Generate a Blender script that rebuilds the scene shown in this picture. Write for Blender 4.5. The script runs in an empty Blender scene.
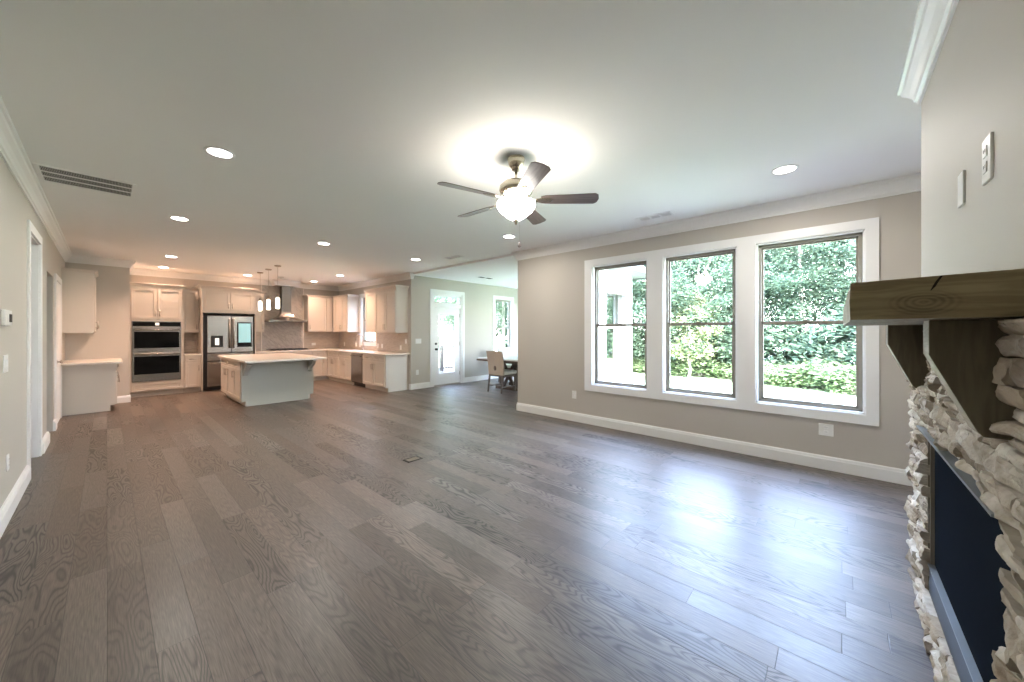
import bpy, bmesh, math, random
from mathutils import Vector, noise
random.seed(7)
PI = math.pi
S = bpy.context.scene
COL = S.collection

# ------------------------------------------------------------------ camera, sky, sun, exposure
F_PX = 363.0
ANG = math.atan(405.0 / F_PX)
cd = bpy.data.cameras.new('camera'); cam = bpy.data.objects.new('camera', cd); COL.objects.link(cam)
cam.location = (0, 0, 1.40); cam.rotation_euler = (PI / 2, 0, -ANG)
cd.sensor_fit = 'HORIZONTAL'; cd.sensor_width = 36.0; cd.lens = 36.0 * F_PX / 1024.0
cd.shift_y = -9.5 / 1024.0
cd.clip_start = 0.02; cd.clip_end = 200
S.camera = cam
S.view_settings.view_transform = 'Standard'; S.view_settings.look = 'None'
S.view_settings.gamma = 1.0; S.view_settings.use_curve_mapping = False
S.view_settings.exposure = 2.03
try:
    S.cycles.max_bounces = 10; S.cycles.diffuse_bounces = 6; S.cycles.glossy_bounces = 4
    S.cycles.transparent_max_bounces = 16; S.cycles.sample_clamp_indirect = 6.0
    S.cycles.caustics_reflective = False; S.cycles.caustics_refractive = False
except Exception:
    pass
W = bpy.data.worlds.new('sky'); S.world = W; W.use_nodes = True
nt = W.node_tree; nt.nodes.clear()
wo = nt.nodes.new('ShaderNodeOutputWorld'); bg = nt.nodes.new('ShaderNodeBackground')
tc = nt.nodes.new('ShaderNodeTexCoord'); sx = nt.nodes.new('ShaderNodeSeparateXYZ'); cr = nt.nodes.new('ShaderNodeValToRGB')
nt.links.new(tc.outputs['Generated'], sx.inputs[0]); nt.links.new(sx.outputs['Z'], cr.inputs[0])
cr.color_ramp.elements[0].position = 0.0; cr.color_ramp.elements[0].color = (0.94, 0.97, 0.97, 1)
cr.color_ramp.elements[1].position = 1.0; cr.color_ramp.elements[1].color = (0.28, 0.42, 0.80, 1)
em = cr.color_ramp.elements.new(0.40); em.color = (0.50, 0.64, 0.94, 1)
nt.links.new(cr.outputs[0], bg.inputs['Color']); bg.inputs['Strength'].default_value = 11.5
nt.links.new(bg.outputs[0], wo.inputs['Surface'])
sl = bpy.data.lights.new('sun', 'SUN'); sl.energy = 26.0; sl.angle = math.radians(12); sl.color = (1, 0.96, 0.9)
so = bpy.data.objects.new('sun', sl); COL.objects.link(so)
so.rotation_euler = Vector((0.72, 0.30, -0.62)).to_track_quat('-Z', 'Y').to_euler()

LIVING_W, KITCHEN_W, FAN_W = 5.0, 10.0, 10.0          # lamp powers
FAN_BULB = 1.1
NEUTRAL, WARM = (1.0, 0.93, 0.84), (1.0, 0.60, 0.40)

# ------------------------------------------------------------------ materials
def new_mat(name):
    m = bpy.data.materials.new(name); m.use_nodes = True
    b = m.node_tree.nodes['Principled BSDF']
    return m, m.node_tree, b
def mat(name, col, rough=0.5, metal=0.0, var=0.04, scale=6.0, bump=0.0, bscale=60.0, spec=None, emit=None, es=0.0, coat=0.0):
    m, t, b = new_mat(name)
    tcn = t.nodes.new('ShaderNodeTexCoord'); nz = t.nodes.new('ShaderNodeTexNoise'); nz.inputs['Scale'].default_value = scale
    nz.inputs['Detail'].default_value = 3
    t.links.new(tcn.outputs['Object'], nz.inputs['Vector'])
    mx = t.nodes.new('ShaderNodeMixRGB'); mx.blend_type = 'MIX'
    mx.inputs[1].default_value = tuple(max(0, c * (1 - var)) for c in col) + (1,)
    mx.inputs[2].default_value = tuple(min(1, c * (1 + var)) for c in col) + (1,)
    t.links.new(nz.outputs['Fac'], mx.inputs[0]); t.links.new(mx.outputs[0], b.inputs['Base Color'])
    b.inputs['Roughness'].default_value = rough; b.inputs['Metallic'].default_value = metal
    if spec is not None: b.inputs['Specular IOR Level'].default_value = spec
    if coat: b.inputs['Coat Weight'].default_value = coat
    if bump:
        n2 = t.nodes.new('ShaderNodeTexNoise'); n2.inputs['Scale'].default_value = bscale; t.links.new(tcn.outputs['Object'], n2.inputs['Vector'])
        bp = t.nodes.new('ShaderNodeBump'); bp.inputs['Strength'].default_value = bump; bp.inputs['Distance'].default_value = 0.01
        t.links.new(n2.outputs['Fac'], bp.inputs['Height']); t.links.new(bp.outputs[0], b.inputs['Normal'])
    if emit:
        b.inputs['Emission Color'].default_value = tuple(emit) + (1,); b.inputs['Emission Strength'].default_value = es
    return m
def N(t, typ, **kw):
    n = t.nodes.new(typ)
    for k, v in kw.items(): setattr(n, k, v)
    return n
def M_(t, op, a, b=None, c=None):
    n = t.nodes.new('ShaderNodeMath'); n.operation = op
    for i, v in enumerate((a, b, c)):
        if v is None: continue
        if isinstance(v, (int, float)): n.inputs[i].default_value = v
        else: t.links.new(v, n.inputs[i])
    return n.outputs[0]
def ramp(t, fac, stops):
    r = t.nodes.new('ShaderNodeValToRGB'); e = r.color_ramp.elements
    while len(e) < len(stops): e.new(0.5)
    for i, (p, c) in enumerate(stops): e[i].position = p; e[i].color = tuple(c) + (1,)
    t.links.new(fac, r.inputs[0]); return r.outputs[0]

def floor_mat():
    m, t, b = new_mat('oak_plank_floor'); L = t.links
    g = N(t, 'ShaderNodeNewGeometry'); sp = N(t, 'ShaderNodeSeparateXYZ'); L.new(g.outputs['Position'], sp.inputs[0])
    X, Y = sp.outputs['X'], sp.outputs['Y']
    PW, PL = 0.142, 1.15
    u = M_(t, 'DIVIDE', X, PW); i = M_(t, 'FLOOR', u)
    w1 = N(t, 'ShaderNodeTexWhiteNoise', noise_dimensions='1D'); L.new(i, w1.inputs['W'])
    v = M_(t, 'ADD', M_(t, 'DIVIDE', Y, PL), M_(t, 'MULTIPLY', w1.outputs['Value'], 7.3)); j = M_(t, 'FLOOR', v)
    cb = N(t, 'ShaderNodeCombineXYZ'); L.new(i, cb.inputs[0]); L.new(j, cb.inputs[1])
    w2 = N(t, 'ShaderNodeTexWhiteNoise', noise_dimensions='2D'); L.new(cb.outputs[0], w2.inputs['Vector'])
    rid = w2.outputs['Value']; sc = N(t, 'ShaderNodeSeparateColor'); L.new(w2.outputs['Color'], sc.inputs[0])
    r2, r3 = sc.outputs[1], sc.outputs[2]
    # per plank coordinates
    off = M_(t, 'MULTIPLY', rid, 37.0)
    c2 = N(t, 'ShaderNodeCombineXYZ'); L.new(M_(t, 'ADD', X, off), c2.inputs[0]); L.new(M_(t, 'MULTIPLY', Y, 0.16), c2.inputs[1]); L.new(off, c2.inputs[2])
    n1 = N(t, 'ShaderNodeTexNoise'); n1.inputs['Scale'].default_value = 8.0; n1.inputs['Detail'].default_value = 1.5; n1.inputs['Distortion'].default_value = 0.25
    L.new(c2.outputs[0], n1.inputs['Vector'])
    rings = M_(t, 'SINE', M_(t, 'MULTIPLY', n1.outputs['Fac'], 130.0))
    rings = M_(t, 'POWER', M_(t, 'MULTIPLY_ADD', rings, 0.5, 0.5), 2.5)
    c3 = N(t, 'ShaderNodeCombineXYZ'); L.new(M_(t, 'ADD', X, off), c3.inputs[0]); L.new(M_(t, 'MULTIPLY', Y, 0.035), c3.inputs[1])
    n2 = N(t, 'ShaderNodeTexNoise'); n2.inputs['Scale'].default_value = 260.0; n2.inputs['Detail'].default_value = 2.0; L.new(c3.outputs[0], n2.inputs['Vector'])
    strength = M_(t, 'MULTIPLY', M_(t, 'POWER', r3, 1.6), 0.75)
    strength = M_(t, 'ADD', strength, 0.08)
    base = ramp(t, rid, [(0.0, (0.092, 0.075, 0.063)), (0.5, (0.116, 0.096, 0.082)), (0.85, (0.142, 0.120, 0.103)), (1.0, (0.175, 0.150, 0.130))])
    hv = N(t, 'ShaderNodeMixRGB', blend_type='MULTIPLY'); L.new(base, hv.inputs[1])
    hv.inputs[2].default_value = (1.06, 0.98, 0.92, 1); L.new(r2, hv.inputs[0])
    k = M_(t, 'SUBTRACT', 1.0, M_(t, 'MULTIPLY', rings, strength))
    k = M_(t, 'MULTIPLY', k, M_(t, 'MULTIPLY_ADD', n2.outputs['Fac'], 1.7, 0.15))
    # seams
    fu = M_(t, 'FRACT', u); du = M_(t, 'MINIMUM', fu, M_(t, 'SUBTRACT', 1.0, fu))
    fv = M_(t, 'FRACT', v); dv = M_(t, 'MULTIPLY', M_(t, 'MINIMUM', fv, M_(t, 'SUBTRACT', 1.0, fv)), PL / PW)
    d = M_(t, 'MINIMUM', du, dv)
    seam = N(t, 'ShaderNodeMapRange'); seam.inputs['From Min'].default_value = 0.004; seam.inputs['From Max'].default_value = 0.016; L.new(d, seam.inputs['Value'])
    k2 = M_(t, 'MULTIPLY', k, M_(t, 'MULTIPLY_ADD', seam.outputs[0], 0.62, 0.38))
    mul = N(t, 'ShaderNodeVectorMath', operation='SCALE'); L.new(hv.outputs[0], mul.inputs[0]); L.new(k2, mul.inputs['Scale'])
    L.new(mul.outputs[0], b.inputs['Base Color'])
    rg = M_(t, 'ADD', M_(t, 'MULTIPLY_ADD', r2, 0.05, 0.345), M_(t, 'MULTIPLY', rings, M_(t, 'MULTIPLY', strength, 0.12)))
    L.new(rg, b.inputs['Roughness'])
    b.inputs['Specular IOR Level'].default_value = 0.75
    bp = N(t, 'ShaderNodeBump'); bp.inputs['Strength'].default_value = 0.35; bp.inputs['Distance'].default_value = 0.002
    hgt = M_(t, 'SUBTRACT', seam.outputs[0], M_(t, 'MULTIPLY', rings, M_(t, 'MULTIPLY', strength, 0.35)))
    L.new(hgt, bp.inputs['Height']); L.new(bp.outputs[0], b.inputs['Normal'])
    return m
def tile_mat(name, c1, c2, mortar, rot, w, h, axis='XZ'):
    m, t, b = new_mat(name); L = t.links
    tcn = N(t, 'ShaderNodeTexCoord'); sp = N(t, 'ShaderNodeSeparateXYZ'); L.new(tcn.outputs['Object'], sp.inputs[0])
    cb = N(t, 'ShaderNodeCombineXYZ'); L.new(sp.outputs[axis[0]], cb.inputs[0]); L.new(sp.outputs[axis[1]], cb.inputs[1])
    mp = N(t, 'ShaderNodeMapping'); mp.inputs['Rotation'].default_value = (0, 0, rot); L.new(cb.outputs[0], mp.inputs[0])
    br = N(t, 'ShaderNodeTexBrick'); L.new(mp.outputs[0], br.inputs['Vector']); br.inputs['Scale'].default_value = 1.0
    br.inputs['Brick Width'].default_value = w; br.inputs['Row Height'].default_value = h; br.inputs['Mortar Size'].default_value = 0.0025
    br.inputs['Color1'].default_value = c1 + (1,); br.inputs['Color2'].default_value = c2 + (1,); br.inputs['Mortar'].default_value = mortar + (1,)
    L.new(br.outputs['Color'], b.inputs['Base Color']); b.inputs['Roughness'].default_value = 0.3
    bp = N(t, 'ShaderNodeBump'); bp.inputs['Strength'].default_value = 0.3; bp.inputs['Distance'].default_value = 0.002; bp.invert = True
    L.new(br.outputs['Fac'], bp.inputs['Height']); L.new(bp.outputs[0], b.inputs['Normal'])
    return m
def stone_mat():
    m, t, b = new_mat('ledge_stone'); L = t.links
    at = N(t, 'ShaderNodeAttribute', attribute_name='tint'); g = N(t, 'ShaderNodeTexCoord')
    n = N(t, 'ShaderNodeTexNoise'); n.inputs['Scale'].default_value = 14; n.inputs['Detail'].default_value = 6; L.new(g.outputs['Object'], n.inputs['Vector'])
    r = ramp(t, n.outputs['Fac'], [(0.3, (0.62, 0.56, 0.48)), (0.5, (0.95, 0.92, 0.88)), (0.72, (1.12, 1.1, 1.06))])
    mx = N(t, 'ShaderNodeMixRGB', blend_type='MULTIPLY'); mx.inputs[0].default_value = 1; L.new(at.outputs['Color'], mx.inputs[1]); L.new(r, mx.inputs[2])
    L.new(mx.outputs[0], b.inputs['Base Color']); b.inputs['Roughness'].default_value = 0.85
    n2 = N(t, 'ShaderNodeTexNoise'); n2.inputs['Scale'].default_value = 45; n2.inputs['Detail'].default_value = 6; L.new(g.outputs['Object'], n2.inputs['Vector'])
    bp = N(t, 'ShaderNodeBump'); bp.inputs['Strength'].default_value = 0.7; bp.inputs['Distance'].default_value = 0.012
    L.new(n2.outputs['Fac'], bp.inputs['Height']); L.new(bp.outputs[0], b.inputs['Normal'])
    return m
def wood_mat(name, dark, light, axis, sc=1.0, knot=None, crack=None, rough=0.6):
    """axis: the grain's direction index in object space; knot: (a, b, size) in the YZ plane"""
    m, t, b = new_mat(name); L = t.links
    g = N(t, 'ShaderNodeTexCoord'); mp = N(t, 'ShaderNodeMapping'); s = [14 * sc] * 3; s[axis] = 1.6 * sc
    mp.inputs['Scale'].default_value = s; L.new(g.outputs['Object'], mp.inputs[0])
    n = N(t, 'ShaderNodeTexNoise'); n.inputs['Scale'].default_value = 1.6; n.inputs['Detail'].default_value = 5; L.new(mp.outputs[0], n.inputs['Vector'])
    wv = M_(t, 'MULTIPLY_ADD', M_(t, 'SINE', M_(t, 'MULTIPLY', n.outputs['Fac'], 50.0)), 0.17, 0.5)
    fac = M_(t, 'ADD', M_(t, 'MULTIPLY', n.outputs['Fac'], 0.6), M_(t, 'MULTIPLY', wv, 0.4))
    if knot:
        sp = N(t, 'ShaderNodeSeparateXYZ'); L.new(g.outputs['Object'], sp.inputs[0])
        dy = M_(t, 'DIVIDE', M_(t, 'SUBTRACT', sp.outputs['Y'], knot[0]), 1.9); dz = M_(t, 'SUBTRACT', sp.outputs['Z'], knot[1])
        d = M_(t, 'SQRT', M_(t, 'ADD', M_(t, 'MULTIPLY', dy, dy), M_(t, 'MULTIPLY', dz, dz)))
        d = M_(t, 'ADD', d, M_(t, 'MULTIPLY', n.outputs['Fac'], 0.012))
        ring = M_(t, 'MULTIPLY_ADD', M_(t, 'SINE', M_(t, 'MULTIPLY', d, 900.0)), 0.5, 0.5)
        mr = N(t, 'ShaderNodeMapRange'); mr.inputs['From Min'].default_value = knot[2] * .6; mr.inputs['From Max'].default_value = knot[2]; mr.inputs['To Min'].default_value = 1; mr.inputs['To Max'].default_value = 0
        L.new(d, mr.inputs['Value'])
        fac = M_(t, 'SUBTRACT', fac, M_(t, 'MULTIPLY', mr.outputs[0], M_(t, 'MULTIPLY_ADD', ring, 0.16, 0.05)))
    colr = ramp(t, fac, [(0.28, dark), (0.72, light)])
    L.new(colr, b.inputs['Base Color']); b.inputs['Roughness'].default_value = rough
    bp = N(t, 'ShaderNodeBump'); bp.inputs['Strength'].default_value = 0.35; bp.inputs['Distance'].default_value = 0.003
    L.new(fac, bp.inputs['Height']); L.new(bp.outputs[0], b.inputs['Normal'])
    return m
def glass_mat(name, tint=(1, 1, 1), refl=0.10):
    m = bpy.data.materials.new(name); m.use_nodes = True; t = m.node_tree; t.nodes.clear(); L = t.links
    o = N(t, 'ShaderNodeOutputMaterial'); tr = N(t, 'ShaderNodeBsdfTransparent'); tr.inputs[0].default_value = tint + (1,)
    gl = N(t, 'ShaderNodeBsdfGlossy'); gl.inputs['Roughness'].default_value = 0.01
    lw = N(t, 'ShaderNodeLayerWeight'); lw.inputs['Blend'].default_value = 0.5
    fr = M_(t, 'MULTIPLY_ADD', M_(t, 'POWER', lw.outputs['Facing'], 4.0), 0.55, 0.035)
    mx = N(t, 'ShaderNodeMixShader'); L.new(fr, mx.inputs[0]); L.new(tr.outputs[0], mx.inputs[1]); L.new(gl.outputs[0], mx.inputs[2])
    L.new(mx.outputs[0], o.inputs['Surface']); return m
def emis_mat(name, col, s):
    m, t, b = new_mat(name); b.inputs['Base Color'].default_value = tuple(col) + (1,)
    b.inputs['Emission Color'].default_value = tuple(col) + (1,); b.inputs['Emission Strength'].default_value = s
    b.inputs['Roughness'].default_value = 0.4; return m
def leaf_mat(name, c1, c2):
    m, t, b = new_mat(name); L = t.links
    oi = N(t, 'ShaderNodeObjectInfo'); g = N(t, 'ShaderNodeNewGeometry'); n = N(t, 'ShaderNodeTexNoise'); n.inputs['Scale'].default_value = 0.9
    n.inputs['Detail'].default_value = 4
    L.new(g.outputs['Position'], n.inputs['Vector'])
    f = M_(t, 'ADD', M_(t, 'MULTIPLY', g.outputs['Random Per Island'], 0.5), M_(t, 'MULTIPLY', oi.outputs['Random'], 0.35))
    f = M_(t, 'ADD', f, M_(t, 'MULTIPLY_ADD', n.outputs['Fac'], 0.6, -0.25))
    c = ramp(t, f, [(0.0, c1), (1.0, c2)]); L.new(c, b.inputs['Base Color']); b.inputs['Roughness'].default_value = 0.7; b.inputs['Specular IOR Level'].default_value = 0.08
    tl = N(t, 'ShaderNodeBsdfTranslucent'); L.new(c, tl.inputs[0]); mx = N(t, 'ShaderNodeMixShader'); mx.inputs[0].default_value = 0.5
    o = t.nodes['Material Output']; L.new(b.outputs[0], mx.inputs[1]); L.new(tl.outputs[0], mx.inputs[2]); L.new(mx.outputs[0], o.inputs['Surface'])
    return m

M = {}
M['wall'] = mat('greige_wall_paint', (0.52, 0.485, 0.435), 0.6, var=0.012, scale=1.5, bump=0.03, bscale=300, spec=0.3)
M['ceiling'] = mat('ceiling_paint', (0.88, 0.875, 0.865), 0.8, var=0.01, scale=1.0, spec=0.2)
M['trim'] = mat('white_trim_paint', (0.83, 0.83, 0.82), 0.35, var=0.01)
M['floor'] = floor_mat()
M['cab'] = mat('cream_cabinet_paint', (0.61, 0.56, 0.50), 0.42, var=0.015, scale=3)
M['island'] = mat('sage_grey_panel_paint', (0.49, 0.50, 0.46), 0.45, var=0.015, scale=3)
M['counter'] = mat('pale_quartz', (0.74, 0.70, 0.64), 0.22, var=0.09, scale=70)
M['steel'] = mat('brushed_steel', (0.35, 0.335, 0.315), 0.27, 1.0, var=0.05, scale=3)
M['nickel'] = mat('satin_nickel', (0.42, 0.38, 0.33), 0.33, 1.0)
M['black'] = mat('black_plastic', (0.012, 0.012, 0.013), 0.35)
M['oven_glass'] = mat('dark_oven_glass', (0.004, 0.005, 0.006), 0.08, spec=0.35)
M['screen'] = emis_mat('lit_screen', (0.32, 0.62, 0.68), 0.13)
M['wht_lit'] = emis_mat('lit_white', (1, 0.97, 0.9), 0.2)
M['tile'] = tile_mat('mosaic_tile', (0.40, 0.345, 0.29), (0.50, 0.44, 0.38), (0.54, 0.49, 0.44), 0, 0.075, 0.025, 'YZ')
M['tile_back'] = tile_mat('mosaic_tile_on_back_wall', (0.40, 0.345, 0.29), (0.50, 0.44, 0.38), (0.54, 0.49, 0.44), 0, 0.075, 0.025, 'XZ')
M['tile_hood'] = tile_mat('diagonal_marble_tile', (0.50, 0.46, 0.42), (0.34, 0.31, 0.28), (0.56, 0.54, 0.50), PI / 4, 0.075, 0.028, 'XZ')
M['sash'] = mat('taupe_window_sash', (0.27, 0.25, 0.205), 0.45)
M['glass'] = glass_mat('window_glass', (0.985, 1.0, 0.995))
M['plate'] = mat('white_plastic', (0.80, 0.80, 0.78), 0.35, var=0.01)
M['dark'] = mat('dark_slot', (0.015, 0.014, 0.013), 0.6)
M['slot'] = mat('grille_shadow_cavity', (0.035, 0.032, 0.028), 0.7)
M['stone'] = stone_mat()
M['mortar'] = mat('stone_mortar', (0.20, 0.18, 0.15), 0.95, bump=0.5, bscale=40)
M['beam'] = wood_mat('stained_beam_wood', (0.17, 0.128, 0.065), (0.41, 0.33, 0.185), 1, knot=(0.043, 0.042, 0.045))
M['beam_edge'] = wood_mat('weathered_beam_edge', (0.26, 0.22, 0.15), (0.48, 0.43, 0.34), 0)
M['bracket'] = wood_mat('dark_bracket_wood', (0.090, 0.078, 0.050), (0.19, 0.16, 0.105), 2, 0.7)
M['screenblue'] = mat('dark_blue_black_fire_screen', (0.014, 0.019, 0.028), 0.9, 0.0, spec=0.0, bump=0.12, bscale=500)
M['bluesteel'] = mat('blued_steel', (0.045, 0.062, 0.09), 0.45, 0.4, spec=0.15)
M['lintel'] = mat('pale_steel_lintel', (0.26, 0.30, 0.34), 0.4, 0.5)
M['bronze'] = mat('aged_nickel_fan', (0.55, 0.50, 0.40), 0.22, 1.0)
M['blade'] = wood_mat('walnut_fan_blade', (0.10, 0.074, 0.066), (0.22, 0.170, 0.155), 0, 0.6, rough=0.32)
M['fanwhite'] = mat('fan_light_fitting', (0.62, 0.58, 0.50), 0.25, 0.8)
M['bowl'] = emis_mat('frosted_lit_bowl', (1.0, 0.96, 0.89), FAN_W)
M['canlens'] = emis_mat('recessed_light_lens', (1.0, 0.96, 0.9), 8.0)
M['pendlit'] = emis_mat('pendant_lit_glass', (1.0, 0.86, 0.68), 3.0)
M['fabric'] = mat('beige_linen', (0.52, 0.44, 0.36), 0.9, bump=0.2, bscale=250)
M['cushion'] = mat('white_linen', (0.74, 0.73, 0.71), 0.9)
M['chairwood'] = wood_mat('weathered_grey_wood', (0.10, 0.085, 0.07), (0.22, 0.19, 0.16), 2)
M['tablewood'] = wood_mat('brown_table_wood', (0.07, 0.05, 0.035), (0.16, 0.12, 0.09), 0)
M['paper'] = mat('white_paper', (0.85, 0.85, 0.85), 0.6)
M['sage'] = mat('thermostat_white', (0.72, 0.72, 0.70), 0.4)
M['siding'] = mat('white_exterior_siding', (0.62, 0.62, 0.62), 0.7, bump=0.1, bscale=20)
M['soffit'] = mat('grey_eave_paint', (0.10, 0.10, 0.10), 0.6)
M['gutter'] = mat('dark_grey_gutter', (0.045, 0.047, 0.05), 0.5)
M['roof'] = mat('grey_shingles', (0.30, 0.29, 0.28), 0.9)
M['lawn'] = mat('lawn_ground', (0.34, 0.42, 0.27), 0.9, var=0.25, scale=1.2)
M['deck'] = mat('pale_deck_boards', (0.40, 0.39, 0.37), 0.7)
M['rail'] = mat('grey_deck_rail', (0.035, 0.033, 0.03), 0.6)
M['bark'] = mat('pale_bark', (0.42, 0.38, 0.33), 0.9, var=0.3, scale=8)
M['leaf'] = leaf_mat('woodland_leaves', (0.062, 0.100, 0.072), (0.125, 0.175, 0.120))
M['leaf2'] = leaf_mat('bright_shrub_leaves', (0.11, 0.17, 0.085), (0.20, 0.25, 0.14))
M['leaf3'] = leaf_mat('pale_yellow_green_leaves', (0.18, 0.22, 0.11), (0.34, 0.37, 0.22))

# ------------------------------------------------------------------ mesh helpers
class MB:
    def __init__(s): s.v = []; s.f = []; s.c = None
    def add(s, vs, fs):
        n = len(s.v); s.v += [tuple(p) for p in vs]; s.f += [tuple(i + n for i in f) for f in fs]; return s
    def box(s, x0, x1, y0, y1, z0, z1):
        x0, x1 = min(x0, x1), max(x0, x1); y0, y1 = min(y0, y1), max(y0, y1); z0, z1 = min(z0, z1), max(z0, z1)
        return s.add([(x0, y0, z0), (x1, y0, z0), (x1, y1, z0), (x0, y1, z0), (x0, y0, z1), (x1, y0, z1), (x1, y1, z1), (x0, y1, z1)],
                     [(0, 3, 2, 1), (4, 5, 6, 7), (0, 1, 5, 4), (1, 2, 6, 5), (2, 3, 7, 6), (3, 0, 4, 7)])
    def prism(s, poly, a0, a1, axis):
        """poly in the other two axes (cyclic order after axis), extruded along axis from a0 to a1"""
        n = len(poly)
        def pt(a, p):
            if axis == 'X': return (a, p[0], p[1])
            if axis == 'Y': return (p[0], a, p[1])
            return (p[0], p[1], a)
        vs = [pt(a0, p) for p in poly] + [pt(a1, p) for p in poly]
        fs = [tuple(range(n))[::-1], tuple(range(n, 2 * n))] + [(i, (i + 1) % n, n + (i + 1) % n, n + i) for i in range(n)]
        return s.add(vs, fs)
    def lathe(s, cx, cy, prof, n=24, cap=True):
        vs = []; fs = []
        for r, z in prof:
            for k in range(n):
                a = 2 * PI * k / n; vs.append((cx + r * math.cos(a), cy + r * math.sin(a), z))
        for i in range(len(prof) - 1):
            for k in range(n):
                k2 = (k + 1) % n; fs.append((i * n + k, i * n + k2, (i + 1) * n + k2, (i + 1) * n + k))
        if cap: fs.append(tuple(range(n))[::-1]); fs.append(tuple(range((len(prof) - 1) * n, len(prof) * n)))
        return s.add(vs, fs)
    def tube(s, pts, r, n=8):
        pts = [Vector(p) for p in pts]; vs = []; fs = []
        for i, p in enumerate(pts):
            d = (pts[min(i + 1, len(pts) - 1)] - pts[max(i - 1, 0)]).normalized()
            up = Vector((0, 0, 1)) if abs(d.z) < 0.9 else Vector((1, 0, 0))
            a = d.cross(up).normalized(); b = d.cross(a)
            rr = r[i] if isinstance(r, (list, tuple)) else r
            for k in range(n):
                t = 2 * PI * k / n; vs.append(p + a * math.cos(t) * rr + b * math.sin(t) * rr)
        for i in range(len(pts) - 1):
            for k in range(n):
                k2 = (k + 1) % n; fs.append((i * n + k, i * n + k2, (i + 1) * n + k2, (i + 1) * n + k))
        fs.append(tuple(range(n))[::-1]); fs.append(tuple(range((len(pts) - 1) * n, len(pts) * n)))
        return s.add(vs, fs)
    def obj(s, name, m, parent=None, loc=None, bevel=0.0, smooth=False, world=True):
        """parent: coordinates are shifted by the top object's location when world is True"""
        off = Vector((0, 0, 0))
        if parent is not None and world:
            q = parent
            while q is not None: off += Vector(q.location); q = q.parent
        elif loc is not None: off = Vector(loc)
        me = bpy.data.meshes.new(name); me.from_pydata([tuple(Vector(p) - off) for p in s.v], [], s.f)
        bm = bmesh.new(); bm.from_mesh(me)
        if not s.c: bmesh.ops.recalc_face_normals(bm, faces=bm.faces)
        bm.to_mesh(me); bm.free()
        o = bpy.data.objects.new(name, me); COL.objects.link(o); me.materials.append(m)
        if smooth:
            for p in me.polygons: p.use_smooth = True
        if parent is not None: o.parent = parent
        elif loc is not None: o.location = loc
        if bevel:
            b = o.modifiers.new('bevel', 'BEVEL'); b.width = bevel; b.segments = 2; b.limit_method = 'ANGLE'; b.angle_limit = math.radians(40)
        return o
def thing(name, label, cat, loc=(0, 0, 0), rz=0, group=None):
    o = bpy.data.objects.new(name, None); COL.objects.link(o); o.location = loc; o.rotation_euler = (0, 0, rz); o.empty_display_size = 0.05
    return tag(o, label, cat, group)
def tag(o, label, cat, group=None, kind=None):
    o['label'] = label; o['category'] = cat
    if group: o['group'] = group
    if kind: o['kind'] = kind
    return o
def struct(o, label=None):
    o['kind'] = 'structure'
    if label: o['label'] = label
    return o
def copy_tree(o, parent=None):
    c = o.copy(); COL.objects.link(c); c.parent = parent
    for ch in o.children: copy_tree(ch, c)
    return c
def smooth_by_angle(o, deg=35):
    for p in o.data.polygons: p.use_smooth = True
    try:
        o.data.set_sharp_from_angle(angle=math.radians(deg))
    except Exception: pass
    return o

def wall_mesh(axis, p0, p1, u0, u1, z0, z1, holes):
    """axis 'X': faces at X=p0,p1 spanned by u=Y; axis 'Y': faces at Y=p0,p1 spanned by u=X. holes: (u0,u1,z0,z1)"""
    us = sorted(set([u0, u1] + [h[0] for h in holes] + [h[1] for h in holes])); zs = sorted(set([z0, z1] + [h[2] for h in holes] + [h[3] for h in holes]))
    us = [u for u in us if u0 <= u <= u1]; zs = [z for z in zs if z0 <= z <= z1]
    def solid(i, j):
        if i < 0 or j < 0 or i >= len(us) - 1 or j >= len(zs) - 1: return False
        cu, cz = (us[i] + us[i + 1]) / 2, (zs[j] + zs[j + 1]) / 2
        return not any(h[0] < cu < h[1] and h[2] < cz < h[3] for h in holes)
    mb = MB()
    def P(p, u, z): return (p, u, z) if axis == 'X' else (u, p, z)
    for i in range(len(us) - 1):
        for j in range(len(zs) - 1):
            if not solid(i, j): continue
            a, b, c, d = us[i], us[i + 1], zs[j], zs[j + 1]
            for p in (p0, p1): mb.add([P(p, a, c), P(p, b, c), P(p, b, d), P(p, a, d)], [(0, 1, 2, 3)])
            if not solid(i - 1, j): mb.add([P(p0, a, c), P(p1, a, c), P(p1, a, d), P(p0, a, d)], [(0, 1, 2, 3)])
            if not solid(i + 1, j): mb.add([P(p0, b, c), P(p1, b, c), P(p1, b, d), P(p0, b, d)], [(0, 1, 2, 3)])
            if not solid(i, j - 1): mb.add([P(p0, a, c), P(p1, a, c), P(p1, b, c), P(p0, b, c)], [(0, 1, 2, 3)])
            if not solid(i, j + 1): mb.add([P(p0, a, d), P(p1, a, d), P(p1, b, d), P(p0, b, d)], [(0, 1, 2, 3)])
    return mb
def weld(o):
    bm = bmesh.new(); bm.from_mesh(o.data); bmesh.ops.remove_doubles(bm, verts=bm.verts, dist=1e-5); bmesh.ops.recalc_face_normals(bm, faces=bm.faces)
    bm.to_mesh(o.data); bm.free(); return o
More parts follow.
